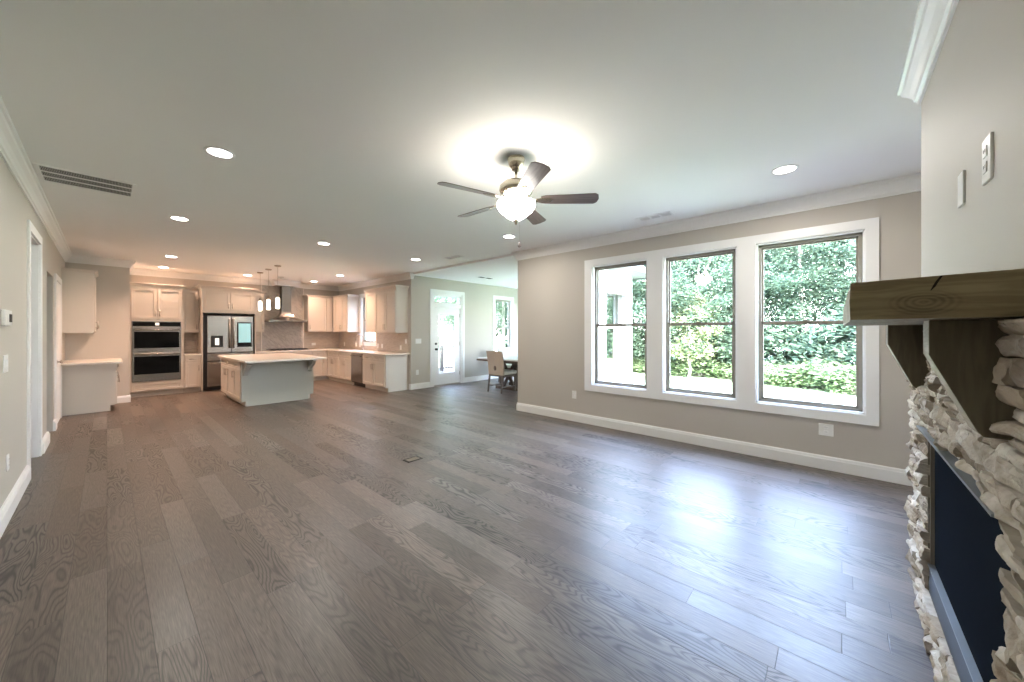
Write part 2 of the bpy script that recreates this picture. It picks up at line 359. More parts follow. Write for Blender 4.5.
def sweep(path, prof, z):
    """prof (out, dz) swept along a plan path, the room on the right-hand side of the path"""
    pts = [Vector((p[0], p[1])) for p in path]; mb = MB(); n = len(prof); vs = []
    for i, p in enumerate(pts):
        d1 = (p - pts[i - 1]).normalized() if i else None; d2 = (pts[i + 1] - p).normalized() if i < len(pts) - 1 else None
        rn = lambda d: Vector((d.y, -d.x))
        if d1 is None: m = rn(d2)
        elif d2 is None: m = rn(d1)
        else:
            a, b = rn(d1), rn(d2); m = (a + b); m = m / max(0.2, (1 + a.dot(b)))
        for o, dz in prof: vs.append((p.x + m.x * o, p.y + m.y * o, z + dz))
    fs = []
    for i in range(len(pts) - 1):
        for k in range(n):
            k2 = (k + 1) % n; fs.append((i * n + k, i * n + k2, (i + 1) * n + k2, (i + 1) * n + k))
    fs.append(tuple(range(n))); fs.append(tuple(range((len(pts) - 1) * n, len(pts) * n))[::-1])
    mb.add(vs, fs); return mb
CROWN = [(0, -.14), (.012, -.14), (.014, -.122), (.024, -.116), (.030, -.095), (.045, -.070), (.066, -.048), (.072, -.030), (.084, -.024), (.086, 0), (0, 0)]
BASE = [(0, 0), (.016, 0), (.016, .105), (.013, .112), (.011, .128), (.006, .138), (0, .138)]

BASE_L = [(o * 1.75, z) for o, z in BASE]
# ------------------------------------------------------------------ the room
H = 2.80; WX = 4.872; LX = -0.508
struct(MB().box(-2.0, 9.3, -1.1, 11.8, -0.30, 0).obj('floor', M['floor']), 'grey-brown wide plank oak floor')
struct(MB().box(-2.0, WX, -1.1, 11.8, H, H + 0.2).obj('ceiling', M['ceiling']), 'smooth pale flat ceiling')
struct(MB().box(WX, 9.3, 4.08, 7.77, 2.76, 3.0).obj('ceiling_nook', M['ceiling']), 'bright white ceiling of the breakfast nook')
# window wall
WIN = [(1.905, 2.745), (0.865, 1.700), (-0.200, 0.682)]; WZ0, WZ1 = 0.600, 2.385
o = weld(wall_mesh('X', WX, WX + 0.15, -1.1, 4.23, 0, H, [(a, b, WZ0, WZ1) for a, b in WIN]).obj('wall_right', M['wall'])); struct(o)
struct(weld(wall_mesh('Y', -0.95, -1.10, -2.0, WX, 0, H, []).obj('wall_rear', M['wall'])))
OP1 = (5.80, 6.665); OP2 = (7.43, 8.20)
struct(weld(wall_mesh('X', LX, LX - 0.12, -1.1, 10.45, 0, H, [(OP1[0], OP1[1], 0, 2.385), (OP2[0], OP2[1], 0, 2.17)]).obj('wall_left', M['wall'])))
struct(MB().box(-0.62, 0.30, 10.45, 11.8, 0, H).obj('wall_bar', M['wall']))
struct(MB().box(0.30, WX + 0.15, 11.66, 11.8, 0, H).obj('wall_back', M['wall']))
SINKW = (9.36, 10.17, 1.09, 2.385)
struct(weld(wall_mesh('X', WX, WX + 0.15, 7.62, 11.66, 0, H, [SINKW]).obj('wall_kitchen', M['wall'])))
NY = 7.62
DOOR = (5.50, 6.452); WN = (7.742, 8.480)
struct(weld(wall_mesh('Y', NY, NY + 0.15, WX + 0.15, 9.3, 0, 2.9, [(DOOR[0], DOOR[1], 0, 2.385), (WN[0], WN[1], WZ0, WZ1)]).obj('wall_nook', M['wall'])))
NN = (7.70, 8.90)
struct(weld(wall_mesh('Y', 4.08, 4.23, WX + 0.15, 9.3, 0, 2.9, [(NN[0], NN[1], WZ0, WZ1)]).obj('wall_nook_near', M['wall'])))
NE = [(4.50, 5.42), (5.52, 6.44), (6.54, 7.46)]  # unseen far-wall windows, added and enlarged to let more daylight in
struct(weld(wall_mesh('X', 9.15, 9.30, 4.23, NY, 0, 2.9, [(a, b, WZ0, WZ1) for a, b in NE]).obj('wall_nook_far', M['wall'])))
struct(MB().box(1.08, 3.0, -0.95, -0.345, 0, H).obj('wall_chimney', M['wall']), 'painted chimney breast above the stone fireplace')
# hallway behind the openings in the left wall
struct(MB().box(-1.85, -1.75, 5.0, 9.4, 0, H).obj('wall_hall', M['wall']))
struct(MB().box(-1.75, LX - 0.12, 4.9, 5.0, 0, H).obj('wall_hall_near', M['wall']))
struct(MB().box(-1.75, LX - 0.12, 9.4, 9.5, 0, H).obj('wall_hall_end', M['wall']))
struct(MB().box(-1.75, LX - 0.12, 6.95, 7.05, 0, H).obj('wall_hall_partition', M['wall']))
# crown mouldings
k = 0
for path in ([(LX, -.95), (LX, 10.45), (.30, 10.45), (.30, 11.66), (3.06, 11.66), (3.06, 11.36), (3.58, 11.36), (3.58, 11.66), (WX, 11.66), (WX, NY), (WX + .06, NY)],
             [(WX + .13, 4.23), (WX, 4.23), (WX, -.95), (3.0, -.95), (3.0, -.345), (1.08, -.345), (1.08, -.95), (LX, -.95)]):
    k += 1
    struct(sweep(path, CROWN, H).obj('trim_%d' % k, M['trim']), 'white crown moulding along the ceiling')
# baseboards
for nm, path in (('baseboard_right', [(WX + .15, 4.23), (WX, 4.23), (WX, -.95), (3.0, -.95), (3.0, -.36)]), ('baseboard_left', [(LX, -.95), (LX, OP1[0] - .10)]),
                 ('baseboard_hall', [(LX, OP1[1] + .10), (LX, OP2[0])]), ('baseboard_bar', [(LX, OP2[1]), (LX, 8.43)]),
                 ('baseboard_stub', [(.07, 10.45), (.30, 10.45), (.30, 11.04)]), ('baseboard_kitchen', [(WX, 7.69), (WX, NY), (DOOR[0] - .09, NY)]),
                 ('baseboard_nook', [(DOOR[1] + .09, NY), (9.15, NY), (9.15, 4.23), (WX + .15, 4.23)])):
    struct(sweep(path, BASE_L if path[0][0] == LX else BASE, 0).obj(nm, M['trim']))
# cased openings on the left wall (3 boards each)
def casing_x(name, x, side, y0, y1, z0, z1, w, t=0.018, depth=0.12, full=True, sill=False):
    mb = MB(); xo = x + side * t
    mb.box(x, xo, y0 - w, y0, z0 - (w if sill else 0), z1 + w); mb.box(x, xo, y1, y1 + w, z0 - (w if sill else 0), z1 + w); mb.box(x, xo, y0, y1, z1, z1 + w)
    if sill: mb.box(x, xo, y0, y1, z0 - w, z0)
    # jamb lining
    j = 0.012; xd = x - side * depth
    mb.box(xd, x, y0, y0 + j, z0, z1); mb.box(xd, x, y1 - j, y1, z0, z1); mb.box(xd, x, y0, y1, z1 - j, z1)
    if sill: mb.box(xd, x, y0, y1, z0, z0 + j)
    return struct(mb.obj(name, M['trim'], bevel=0.002))
casing_x('trim_3', LX, 1, OP1[0] + .012, OP1[1] - .012, 0, 2.375, 0.09)
# closed white hall door in a casing, close to the bar cabinets
cs = casing_x('trim_5', LX, 1, 8.52, 9.36, 0, 2.16, 0.085, depth=0.0)
d = bpy.data.objects.new('door_2', None); COL.objects.link(d); d.location = (LX, 8.94, 0); struct(d, 'closed white panel door on the left wall beside the bar cabinets')
mb = MB().box(LX, LX + .010, 8.53, 9.35, 0.01, 2.15); mb.obj('door_slab', M['trim'], d, bevel=.002)
mb = MB()
for za, zb in ((.25, 1.0), (1.15, 2.0)):
    mb.box(LX + .010, LX + .014, 8.66, 9.22, za, zb)
mb.obj('door_panel', M['trim'], d, bevel=.003)
kb = MB().lathe(0, 0, [(.028, 0), (.028, .006), (.011, .010), (.011, .03), (.025, .038), (.027, .052), (.014, .062)], 16); kb.v = [(LX + .010 + v[2], 8.60 + v[0], .95 + v[1]) for v in kb.v]
kb.obj('door_knob', M['nickel'], d, smooth=True)

# ------------------------------------------------------------------ windows
def dh_window(name, label, axis, p, side, u0, u1, z0, z1, zm, lining=0.04):
    """double-hung window in a hole; axis like wall_mesh; p = room face of the wall; side = direction into the room (+1/-1)"""
    e = bpy.data.objects.new(name, None); COL.objects.link(e)
    e.location = (p, (u0 + u1) / 2, z0) if axis == 'X' else ((u0 + u1) / 2, p, z0)
    struct(e, label)
    def B(mb, a0, a1, d0, d1, c0, c1):
        q0, q1 = p - side * d0, p - side * d1
        return mb.box(q0, q1, a0, a1, c0, c1) if axis == 'X' else mb.box(a0, a1, q0, q1, c0, c1)
    mb = MB(); w = .016                                     # white jamb lining
    B(mb, u0, u0 + w, 0, .15, z0, z1); B(mb, u1 - w, u1, 0, .15, z0, z1); B(mb, u0, u1, 0, .15, z1 - w, z1); B(mb, u0, u1, 0, .15, z0, z0 + w)
    mb.obj('window_jamb', M['trim'], e)
    mb = MB(); f = .028; a, b, c, dd = u0 + w, u1 - w, z0 + w, z1 - w
    B(mb, a, a + f, .05, .11, c, dd); B(mb, b - f, b, .05, .11, c, dd); B(mb, a, b, .05, .11, dd - f, dd); B(mb, a, b, .05, .11, c, c + f * .8)
    mb.obj('window_frame', M['sash'], e, bevel=.002)
    a += f * .6; b -= f * .6; c += f * .6; dd -= f * .6
    for nm, z_a, z_b, d0, d1 in (('lower_sash', c, zm + .02, .055, .078), ('upper_sash', zm - .018, dd, .08, .103)):
        mb = MB(); s = .030
        B(mb, a, a + s, d0, d1, z_a, z_b); B(mb, b - s, b, d0, d1, z_a, z_b); B(mb, a, b, d0, d1, z_b - s, z_b); B(mb, a, b, d0, d1, z_a, z_a + s)
        so_ = mb.obj(nm, M['sash'], e, bevel=.002)
        g = MB(); dm = (d0 + d1) / 2
        B(g, a + s * .5, b - s * .5, dm - .002, dm + .002, z_a + s * .5, z_b - s * .5); g.obj('pane', M['glass'], so_)
    mb = MB(); um = (u0 + u1) / 2; B(mb, um - .03, um + .03, .04, .057, zm + .012, zm + .028); mb.obj('sash_lock', M['sash'], e)
    return e
for i, (a, b) in enumerate(WIN):
    dh_window('window_%d' % (i + 1), ['double-hung window nearest the breakfast nook, showing a white house wing', 'middle double-hung window of the three', 'double-hung window next to the fireplace'][i],
              'X', WX, -1, a, b, WZ0, WZ1, 1.492)
# wide white casing around all three, with mullion boards
mb = MB(); t0, t1 = WX - .02, WX
Y0, Y1, CZ0, CZ1 = -.293, 2.868, .505, 2.478
mb.box(t0, t1, Y0, Y1, WZ1, CZ1); mb.box(t0, t1, Y0, Y1, CZ0, WZ0); mb.box(t0, t1, Y0, WIN[2][0], WZ0, WZ1)
mb.box(t0, t1, WIN[2][1], WIN[1][0], WZ0, WZ1); mb.box(t0, t1, WIN[1][1], WIN[0][0], WZ0, WZ1); mb.box(t0, t1, WIN[0][1], Y1, WZ0, WZ1)
struct(mb.obj('trim_6', M['trim']), 'wide white casing round the three windows')
dh_window('window_4', 'tall double-hung window behind the dining table', 'Y', NY, -1, WN[0], WN[1], WZ0, WZ1, 1.492)
dh_window('window_5', 'window in the side wall of the breakfast nook', 'Y', 4.14, 1, NN[0], NN[1], WZ0, WZ1, 1.492)
for i, (a, b) in enumerate(NE): dh_window('window_%d' % (6 + i), 'unseen window added in the far wall of the breakfast nook for daylight', 'X', 9.15, -1, a, b, WZ0, WZ1, 1.492)
dh_window('window_9', 'kitchen window above the sink', 'X', WX, -1, SINKW[0], SINKW[1], SINKW[2], SINKW[3], 1.72)
def frame_Y(name, y, side, x0, x1, z0, z1, w, t=.02, bottom=True):
    mb = MB(); yo = y + side * t; zb = z0 - (w if bottom else 0)
    mb.box(x0 - w, x0, y, yo, zb, z1 + w); mb.box(x1, x1 + w, y, yo, zb, z1 + w); mb.box(x0, x1, y, yo, z1, z1 + w)
    if bottom: mb.box(x0, x1, y, yo, zb, z0)
    return struct(mb.obj(name, M['trim'], bevel=.002))
frame_Y('trim_7', NY, -1, WN[0], WN[1], WZ0, WZ1, .09)
frame_Y('trim_8', 4.23, 1, NN[0], NN[1], WZ0, WZ1, .09)
casing_x('trim_9', WX, -1, SINKW[0], SINKW[1], SINKW[2], SINKW[3], .09, depth=0.0, sill=True)
for i, (a, b) in enumerate(NE): casing_x('trim_%d' % (14 + i), 9.15, -1, a, b, WZ0, WZ1, .045, depth=0, sill=True)
# glazed door with transom
frame_Y('trim_10', NY, -1, DOOR[0], DOOR[1], 0, 2.385, .088, bottom=False)
e = bpy.data.objects.new('door_1', None); COL.objects.link(e); e.location = (5.976, NY, 0); struct(e, 'white full-glass door to the deck with a transom above')
x0, x1 = DOOR[0] + .045, DOOR[1] - .045
mb = MB(); mb.box(DOOR[0], x0, NY, NY + .15, 0, 2.385); mb.box(x1, DOOR[1], NY, NY + .15, 0, 2.385); mb.box(x0, x1, NY, NY + .15, 2.34, 2.385); mb.box(x0, x1, NY, NY + .15, 2.02, 2.12)
mb.obj('door_frame', M['trim'], e, bevel=.002)
mb = MB(); mb.box(x0, x1, NY + .01, NY + .15, -.0, .025); mb.obj('threshold', M['nickel'], e)
ya, yb = NY + .03, NY + .075; gx0, gx1, gz0, gz1 = x0 + .145, x1 - .15, .29, 1.86
mb = MB(); mb.box(x0 + .004, gx0, ya, yb, .03, 2.015); mb.box(gx1, x1 - .004, ya, yb, .03, 2.015); mb.box(gx0, gx1, ya, yb, .03, gz0); mb.box(gx0, gx1, ya, yb, gz1, 2.015)
sd = mb.obj('door_slab', M['trim'], e, bevel=.002)
mb = MB(); g = .03
mb.box(gx0, gx0 + g, ya - .012, ya, gz0, gz1); mb.box(gx1 - g, gx1, ya - .012, ya, gz0, gz1); mb.box(gx0 + g, gx1 - g, ya - .012, ya, gz1 - g, gz1); mb.box(gx0 + g, gx1 - g, ya - .012, ya, gz0, gz0 + g)
mb.obj('glazing_bead', M['trim'], sd, bevel=.002)
MB().box(gx0, gx1, ya + .018, ya + .024, gz0, gz1).obj('pane', M['glass'], sd)
mb = MB(); s = .035
mb.box(x0, x0 + s, ya, yb, 2.12, 2.34); mb.box(x1 - s, x1, ya, yb, 2.12, 2.34); mb.box(x0, x1, ya, yb, 2.12, 2.12 + s); mb.box(x0, x1, ya, yb, 2.34 - s, 2.34)
tr = mb.obj('transom', M['trim'], e); MB().box(x0 + .02, x1 - .02, ya + .018, ya + .024, 2.14, 2.32).obj('pane', M['glass'], tr)
def disc_y(cx, cz, y0, prof, n=16):
    mb = MB().lathe(0, 0, prof, n); mb.v = [(cx + v[0], y0 - v[2], cz + v[1]) for v in mb.v]; return mb
disc_y(x0 + .07, .945, ya, [(.030, 0), (.030, .006), (.012, .010), (.012, .03), (.026, .036), (.030, .055), (.018, .068)]).obj('door_knob', M['black'], sd, smooth=True)
disc_y(x0 + .07, 1.085, ya, [(.030, 0), (.030, .014), (.022, .018), (.006, .018), (.006, .03)]).obj('deadbolt', M['black'], sd)
for z in (.28, 1.07, 1.83): MB().box(x1 - .012, x1 + .006, ya - .010, ya + .004, z - .05, z + .05).obj('hinge', M['nickel'], e)

# ------------------------------------------------------------------ cabinets
def shaker(x0, x1, z0, z1, t=.020, w=.055, rec=.015):
    mb = MB(); w = min(w, (z1 - z0) * .28)
    mb.box(x0, x1, -t + rec, 0, z0, z1)
    mb.box(x0, x0 + w, -t, -t + rec, z0, z1); mb.box(x1 - w, x1, -t, -t + rec, z0, z1); mb.box(x0 + w, x1 - w, -t, -t + rec, z0, z0 + w); mb.box(x0 + w, x1 - w, -t, -t + rec, z1 - w, z1)
    return mb
def handle(x, z, vertical=True, L=.13, t=.020):
    mb = MB(); y = -t - .028; h = L / 2
    if vertical:
        mb.tube([(x, y, z - h), (x, y, z + h)], .0065); mb.tube([(x, y, z - h * .75), (x, -t, z - h * .75)], .005); mb.tube([(x, y, z + h * .75), (x, -t, z + h * .75)], .005)
    else:
        mb.tube([(x - h, y, z), (x + h, y, z)], .0065); mb.tube([(x - h * .75, y, z), (x - h * .75, -t, z)], .005); mb.tube([(x + h * .75, y, z), (x + h * .75, -t, z)], .005)
    return mb
def cabinet(name, label, loc, rz, w, d, z0, z1, fronts, toe=0.0, crown=0.0, crown_ends=(True, True), body_mat='cab', inset=.0065, cutouts=()):
    """local frame: x along the front, -y towards the room, front frame at y=0. fronts: (kind, x0, x1, z0, z1, handle)"""
    root = thing(name, label, 'cabinet', loc, rz)
    mb = MB(); zb = z0 + toe
    if cutouts:
        xs0, xs1, zs0, zs1 = cutouts[0]
        mb.box(0, xs0, 0, d, zb, z1); mb.box(xs1, w, 0, d, zb, z1); mb.box(xs0, xs1, 0, d, zb, zs0); mb.box(xs0, xs1, 0, d, zs1, z1)
    else: mb.box(0, w, 0, d, zb, z1)
    mb.obj('body', M[body_mat], root, bevel=.002, world=False)
    if toe: MB().box(.0, w, .06, d, z0, zb).obj('toe_kick', M['cab'], root, world=False)
    for kd, a, b, c, e_, hd in fronts:
        nm = {'door': 'door', 'drawer': 'drawer', 'panel': 'panel'}[kd]
        o = shaker(a + inset, b - inset, c + inset, e_ - inset).obj(nm, M['cab'], root, bevel=.0015, world=False)
        hm = None
        if kd == 'door' and hd:
            hx = a + .035 if hd[0] == 'L' else b - .035
            hz = (c + .13) if hd[1] == 'b' else (e_ - .13)
            hm = handle(hx, hz)
        elif kd == 'drawer' and hd: hm = handle((a + b) / 2, (c + e_) / 2, False)
        if hm: hm.obj('handle', M['nickel'], o, world=False, smooth=True)
    if crown:
        prof = [(0, 0), (.012, 0), (.018, crown * .35), (.040, crown * .75), (.050, crown * .8), (.050, crown), (0, crown)]
        # path with the room on its right: the front runs with -y on the right, i.e. heading -x
        path = []
        if crown_ends[1]: path.append((w, d))
        path += [(w, 0), (0, 0)]
        if crown_ends[0]: path.append((0, d))
        path = path[::-1]
        # reversed path has the room on its left, so mirror the profile
        mb2 = sweep([(p[0], p[1]) for p in path[::-1]], [(-q, z) for q, z in prof], z1)
        mb2 = sweep(path, prof, z1) if False else _crown(path, prof, z1)
        mb2.obj('cornice', M['cab'], root, world=False)
    return root
def _crown(path, prof, z):
    """path given left end to right end seen from the front (front at -y): outside is on the right when heading +x"""
    return sweep(path, prof, z)
FY = 11.05; BY = 11.66; g3 = .84
# tall oven cabinet
cabinet('oven_cabinet', 'tall cream oven cabinet with two upper doors, left of the fridge', (.302, FY, 0), 0, .863, BY - FY - .005, 0, 2.365,
        [('door', .03, .4325, 1.665, 2.345, 'Rb'), ('door', .4325, .835, 1.665, 2.345, 'Lb'), ('drawer', .03, .835, .12, .30, None)], toe=.10, crown=.075, crown_ends=(False, True), cutouts=((.05, .815, .335, 1.61),))
# double oven
OX0, OX1 = .345, 1.118; yf = FY
ov = thing('double_oven', 'stainless double wall oven with two dark glass doors', 'oven', (.73, FY, .335))
MB().box(.352, 1.112, yf, yf + .55, .34, 1.605).obj('oven_body', M['black'], ov)
mb = MB().box(OX0, OX1, yf - .012, yf, .325, 1.62); mb.obj('trim_frame', M['steel'], ov, bevel=.002)
cp = MB().box(OX0 + .012, OX1 - .012, yf - .03, yf - .012, 1.515, 1.605).obj('control_panel', M['oven_glass'], ov, bevel=.002)
MB().box(.70, .76, yf - .034, yf - .030, 1.535, 1.59).obj('display', M['wht_lit'], cp)
for a, b, w0, w1 in ((.965, 1.505, 1.045, 1.395), (.345, .940, .485, .865)):
    dr = MB().box(OX0 + .008, OX1 - .008, yf - .045, yf - .012, a, b).obj('oven_door', M['steel'], ov, bevel=.004)
    MB().box(OX0 + .035, OX1 - .035, yf - .050, yf - .045, w0, w1).obj('door_glass', M['oven_glass'], dr, bevel=.001)
    hz = w1 + .045
    mb = MB(); mb.tube([(OX0 + .03, yf - .09, hz), (OX1 - .03, yf - .09, hz)], .013, 10)
    for xx in (OX0 + .06, OX1 - .06): mb.tube([(xx, yf - .09, hz), (xx, yf - .045, hz)], .009)
    mb.obj('handle', M['steel'], dr, smooth=True)
# narrow cabinets between oven and fridge
cabinet('base_cabinet', 'narrow cream base cabinet between the wall oven and the fridge', (1.17, FY, 0), 0, .295, .6, 0, .845, [('drawer', .01, .285, .70, .83, 'C'), ('door', .01, .285, .115, .69, 'Rt')], toe=.10)
cabinet('upper_cabinet', 'narrow cream wall cabinet between the oven and fridge cabinets', (1.17, 11.35, 1.37), 0, .295, .305, 0, 1.0, [('door', .01, .285, .01, .99, 'Rb')], crown=.05, crown_ends=(False, False))
tag(MB().box(1.167, 1.466, FY - .03, BY - .012, .845, .88).obj('countertop', M['counter'], loc=(1.32, 11.3, .845), bevel=.003), 'short pale countertop between oven and fridge', 'countertop')
# fridge surround
fs = thing('fridge_cabinet', 'cream cabinet surround with two doors above the fridge', 'cabinet', (2.0, FY, 0))
MB().box(1.468, 1.492, 11.0, BY - .005, 0, 2.41).obj('side_panel', M['cab'], fs, bevel=.002)
MB().box(2.50, 2.526, 11.0, BY - .005, 0, 2.41).obj('side_panel', M['cab'], fs, bevel=.002)
bd = MB().box(1.492, 2.50, 11.0, BY - .005, 1.84, 2.41).obj('body', M['cab'], fs, bevel=.002)
for a, b, s_ in ((1.545, 2.0, 'R'), (2.0, 2.465, 'L')):
    mb = shaker(a + .003, b - .003, 1.915, 2.365); mb.v = [(v[0], v[1] + 11.0, v[2]) for v in mb.v]; dd = mb.obj('door', M['cab'], fs, bevel=.0015)
    mb = handle(b - .035 if s_ == 'R' else a + .035, 2.02); mb.v = [(v[0], v[1] + 11.0, v[2]) for v in mb.v]; mb.obj('handle', M['nickel'], dd, smooth=True)
sweep([(1.468, BY - .01), (1.468, 11.0), (2.526, 11.0), (2.526, BY - .01)], [(0, 0), (.012, 0), (.02, .025), (.042, .055), (.05, .06), (.05, .075), (0, .075)], 2.41).obj('cornice', M['cab'], fs)
# fridge
fr = thing('refrigerator', 'stainless french-door refrigerator with a water dispenser and lit door screen', 'refrigerator', (2.0, 11.2, 0))
MB().box(1.500, 2.475, 11.02, 11.62, .02, 1.79).obj('cabinet_body', M['black'], fs if False else fr, bevel=.004)
fx0, fx1, fm, fyf, fyb = 1.555, 2.455, 2.012, 10.93, 11.02
def fdoor(nm, a, b, c, d_):
    return MB().box(a + .003, b - .003, fyf, fyb, c + .004, d_ - .004).obj(nm, M['steel'], fr, bevel=.008)
dl = fdoor('left_door', fx0, fm, .89, 1.775); dr = fdoor('right_door', fm, fx1, .89, 1.775)
d1 = fdoor('drawer', fx0, fx1, .70, .885); d2 = fdoor('drawer', fx0, fx1, .10, .695)
for dd, xx, sg in ((dl, fm - .04, 1), (dr, fm + .04, 1)):
    mb = MB().tube([(xx, fyf - .055, 1.0), (xx, fyf - .055, 1.70)], .013, 10)
    for z in (1.03, 1.67): mb.tube([(xx, fyf - .055, z), (xx, fyf, z)], .010)
    mb.obj('handle', M['steel'], dd, smooth=True)
for dd, z in ((d1, .85), (d2, .655)):
    mb = MB().tube([(fx0 + .08, fyf - .05, z), (fx1 - .08, fyf - .05, z)], .012, 10)
    for xx in (fx0 + .12, fx1 - .12): mb.tube([(xx, fyf - .05, z), (xx, fyf, z)], .009)
    mb.obj('handle', M['steel'], dd, smooth=True)
dp = MB().box(1.625, 1.85, fyf - .006, fyf, 1.03, 1.30).obj('water_dispenser', M['black'], dl, bevel=.003)
MB().box(1.70, 1.775, fyf - .012, fyf - .006, 1.08, 1.24).obj('dispenser_light', M['wht_lit'], dp)
sc_ = MB().box(2.125, 2.42, fyf - .008, fyf, 1.02, 1.63).obj('door_screen_frame', M['oven_glass'], dr, bevel=.002)
MB().box(2.15, 2.395, fyf - .011, fyf - .008, 1.13, 1.60).obj('door_screen', M['screen'], sc_)
# hood wall
tag(MB().box(2.80, 3.84, BY - .010, BY, .88, H - .14).obj('hood_backsplash', M['tile_hood'], loc=(3.32, BY, .88)), 'tall panel of diagonal pale tile behind the range hood', 'backsplash')
tag(MB().box(1.168, 1.466, BY - .008, BY, .88, 1.37).obj('tile_backsplash', M['tile_back'], loc=(1.32, BY, .88)), 'small mosaic tile backsplash between oven and fridge', 'backsplash')
bs = thing('mosaic_backsplash', 'beige mosaic tile backsplash round the kitchen corner under the wall cabinets', 'backsplash', (4.5, BY, .88))
MB().box(2.53, 2.80, BY - .008, BY, .88, 1.40).obj('tile_field', M['tile_back'], bs); MB().box(3.84, WX - .008, BY - .008, BY, .88, 1.40).obj('tile_field', M['tile_back'], bs)
wm = wall_mesh('X', WX - .008, WX, 7.70, BY, .88, 1.40, [(SINKW[0] - .09, SINKW[1] + .09, SINKW[2] - .09, 1.5)]); wm.obj('tile_field', M['tile'], bs)
tt = thing('tile_border', 'pale pencil trim bordering the tall tile panel behind the hood', 'tile trim', (3.32, BY, .88))
for xx in (2.80, 3.84): MB().box(xx - .013, xx + .013, BY - .022, BY - .008, .88, 2.66).obj('border_strip', M['counter'], tt, bevel=.003)
cabinet('upper_cabinet', 'narrow cream wall cabinet between the fridge and the range hood', (2.535, 11.33, 1.39), 0, .255, .325, 0, 1.02, [('door', .01, .245, .01, 1.01, 'Rb')], crown=.05, crown_ends=(False, True))
hd = thing('range_hood', 'stainless chimney range hood over the cooktop', 'range hood', (3.34, 11.4, 1.64))
hx0, hx1, hy0, hy1 = 2.865, 3.80, 11.16, 11.645
mb = MB().box(hx0, hx1, hy0, hy1, 1.66, 1.71); 
mb.obj('hood_rim', M['steel'], hd, bevel=.003)
cx0, cx1, cy0 = 3.23, 3.45, 11.42; mb = MB(); rows = 8
vs = []; 
for i in range(rows + 1):
    t = i / rows; s = 1 - (1 - t) ** 1.7; z = 1.71 + .24 * t ** 1.5
    a = hx0 + .01 + (cx0 - hx0 - .01) * s; b = hx1 - .01 + (cx1 - hx1 + .01) * s; c = hy0 + .01 + (cy0 - hy0 - .01) * s
    vs += [(a, c, z), (b, c, z), (b, hy1, z), (a, hy1, z)]
fs_ = []
for i in range(rows):
    for k in range(4): fs_.append((i * 4 + k, i * 4 + (k + 1) % 4, (i + 1) * 4 + (k + 1) % 4, (i + 1) * 4 + k))
mb.add(vs, fs_).obj('hood_canopy', M['steel'], hd)
MB().box(cx0, cx1, cy0, hy1, 1.95, 2.655).obj('chimney_cover', M['steel'], hd, bevel=.002)
for xx in (3.25, 3.32, 3.39): MB().box(xx - .018, xx + .018, hy0 - .003, hy0, 1.675, 1.695).obj('control_button', M['black'], hd)
# right end of the back run
cabinet('upper_cabinet', 'cream single-door wall cabinet between the hood and the kitchen corner', (3.855, 11.33, 1.39), 0, .68, .325, 0, 1.01, [('door', .01, .50, .01, 1.0, 'Lb'), ('panel', .50, .62, .01, 1.0, None)], crown=.055, crown_ends=(True, False))
# right wall uppers: local +x runs towards the camera (-Y)
R90 = -PI / 2
cabinet('upper_cabinet', 'cream two-door wall cabinet left of the sink window', (4.54, 11.30, 1.385), R90, 1.02, .325, 0, 1.015, [('door', .15, .60, .01, 1.0, 'Rb'), ('door', .60, 1.01, .01, 1.0, 'Lb')], crown=.055, crown_ends=(False, True))
cabinet('upper_cabinet', 'cream wall cabinet run with three doors right of the sink window', (4.54, 9.225, 1.37), R90, 1.49, .325, 0, 1.04, [('door', .01, .525, .01, 1.02, 'Lb'), ('door', .53, 1.005, .01, 1.02, 'Rb'), ('door', 1.01, 1.48, .01, 1.02, 'Lb')], crown=.085, crown_ends=(True, True))
# back run base cabinets
cabinet('base_cabinet', 'cream base cabinet under the cooktop with drawers', (2.535, FY, 0), 0, 1.33, .6, 0, .845, [('drawer', .02, .66, .70, .83, 'C'), ('drawer', .67, 1.31, .70, .83, 'C'), ('drawer', .02, .66, .115, .69, 'C'), ('drawer', .67, 1.31, .115, .69, 'C')], toe=.10)
cabinet('base_cabinet', 'cream base cabinet in the kitchen corner right of the cooktop', (3.87, FY, 0), 0, .98, .6, 0, .845, [('drawer', .01, .33, .70, .83, 'C'), ('door', .01, .33, .115, .69, 'Rt')], toe=.10)
cabinet('base_cabinet', 'cream corner base cabinet left of the sink cabinet', (4.26, FY - .005, 0), R90, .835, .6, 0, .845, [('drawer', .12, .82, .70, .83, 'C'), ('door', .12, .47, .115, .69, 'Rt'), ('door', .47, .82, .115, .69, 'Lt')], toe=.10)
cabinet('sink_cabinet', 'cream sink base cabinet left of the dishwasher', (4.26, 10.205, 0), R90, .78, .6, 0, .845, [('panel', .01, .77, .70, .83, None), ('door', .01, .39, .115, .69, 'Rt'), ('door', .39, .77, .115, .69, 'Lt')], toe=.10)
dw = thing('dishwasher', 'stainless dishwasher between cream base cabinets', 'dishwasher', (4.26, 9.115, 0))
MB().box(4.262, 4.85, 8.812, 9.418, .09, .84).obj('dishwasher_body', M['black'], dw)
dd = MB().box(4.235, 4.262, 8.818, 9.412, .115, .835).obj('dishwasher_door', M['steel'], dw, bevel=.004)
mb = MB().tube([(4.20, 8.86, .775), (4.20, 9.37, .775)], .011)
for yy in (8.90, 9.33): mb.tube([(4.20, yy, .775), (4.236, yy, .775)], .008)
mb.obj('handle', M['steel'], dd, smooth=True)
MB().box(4.32, 4.85, 8.812, 9.418, 0, .09).obj('toe_kick', M['black'], dw)
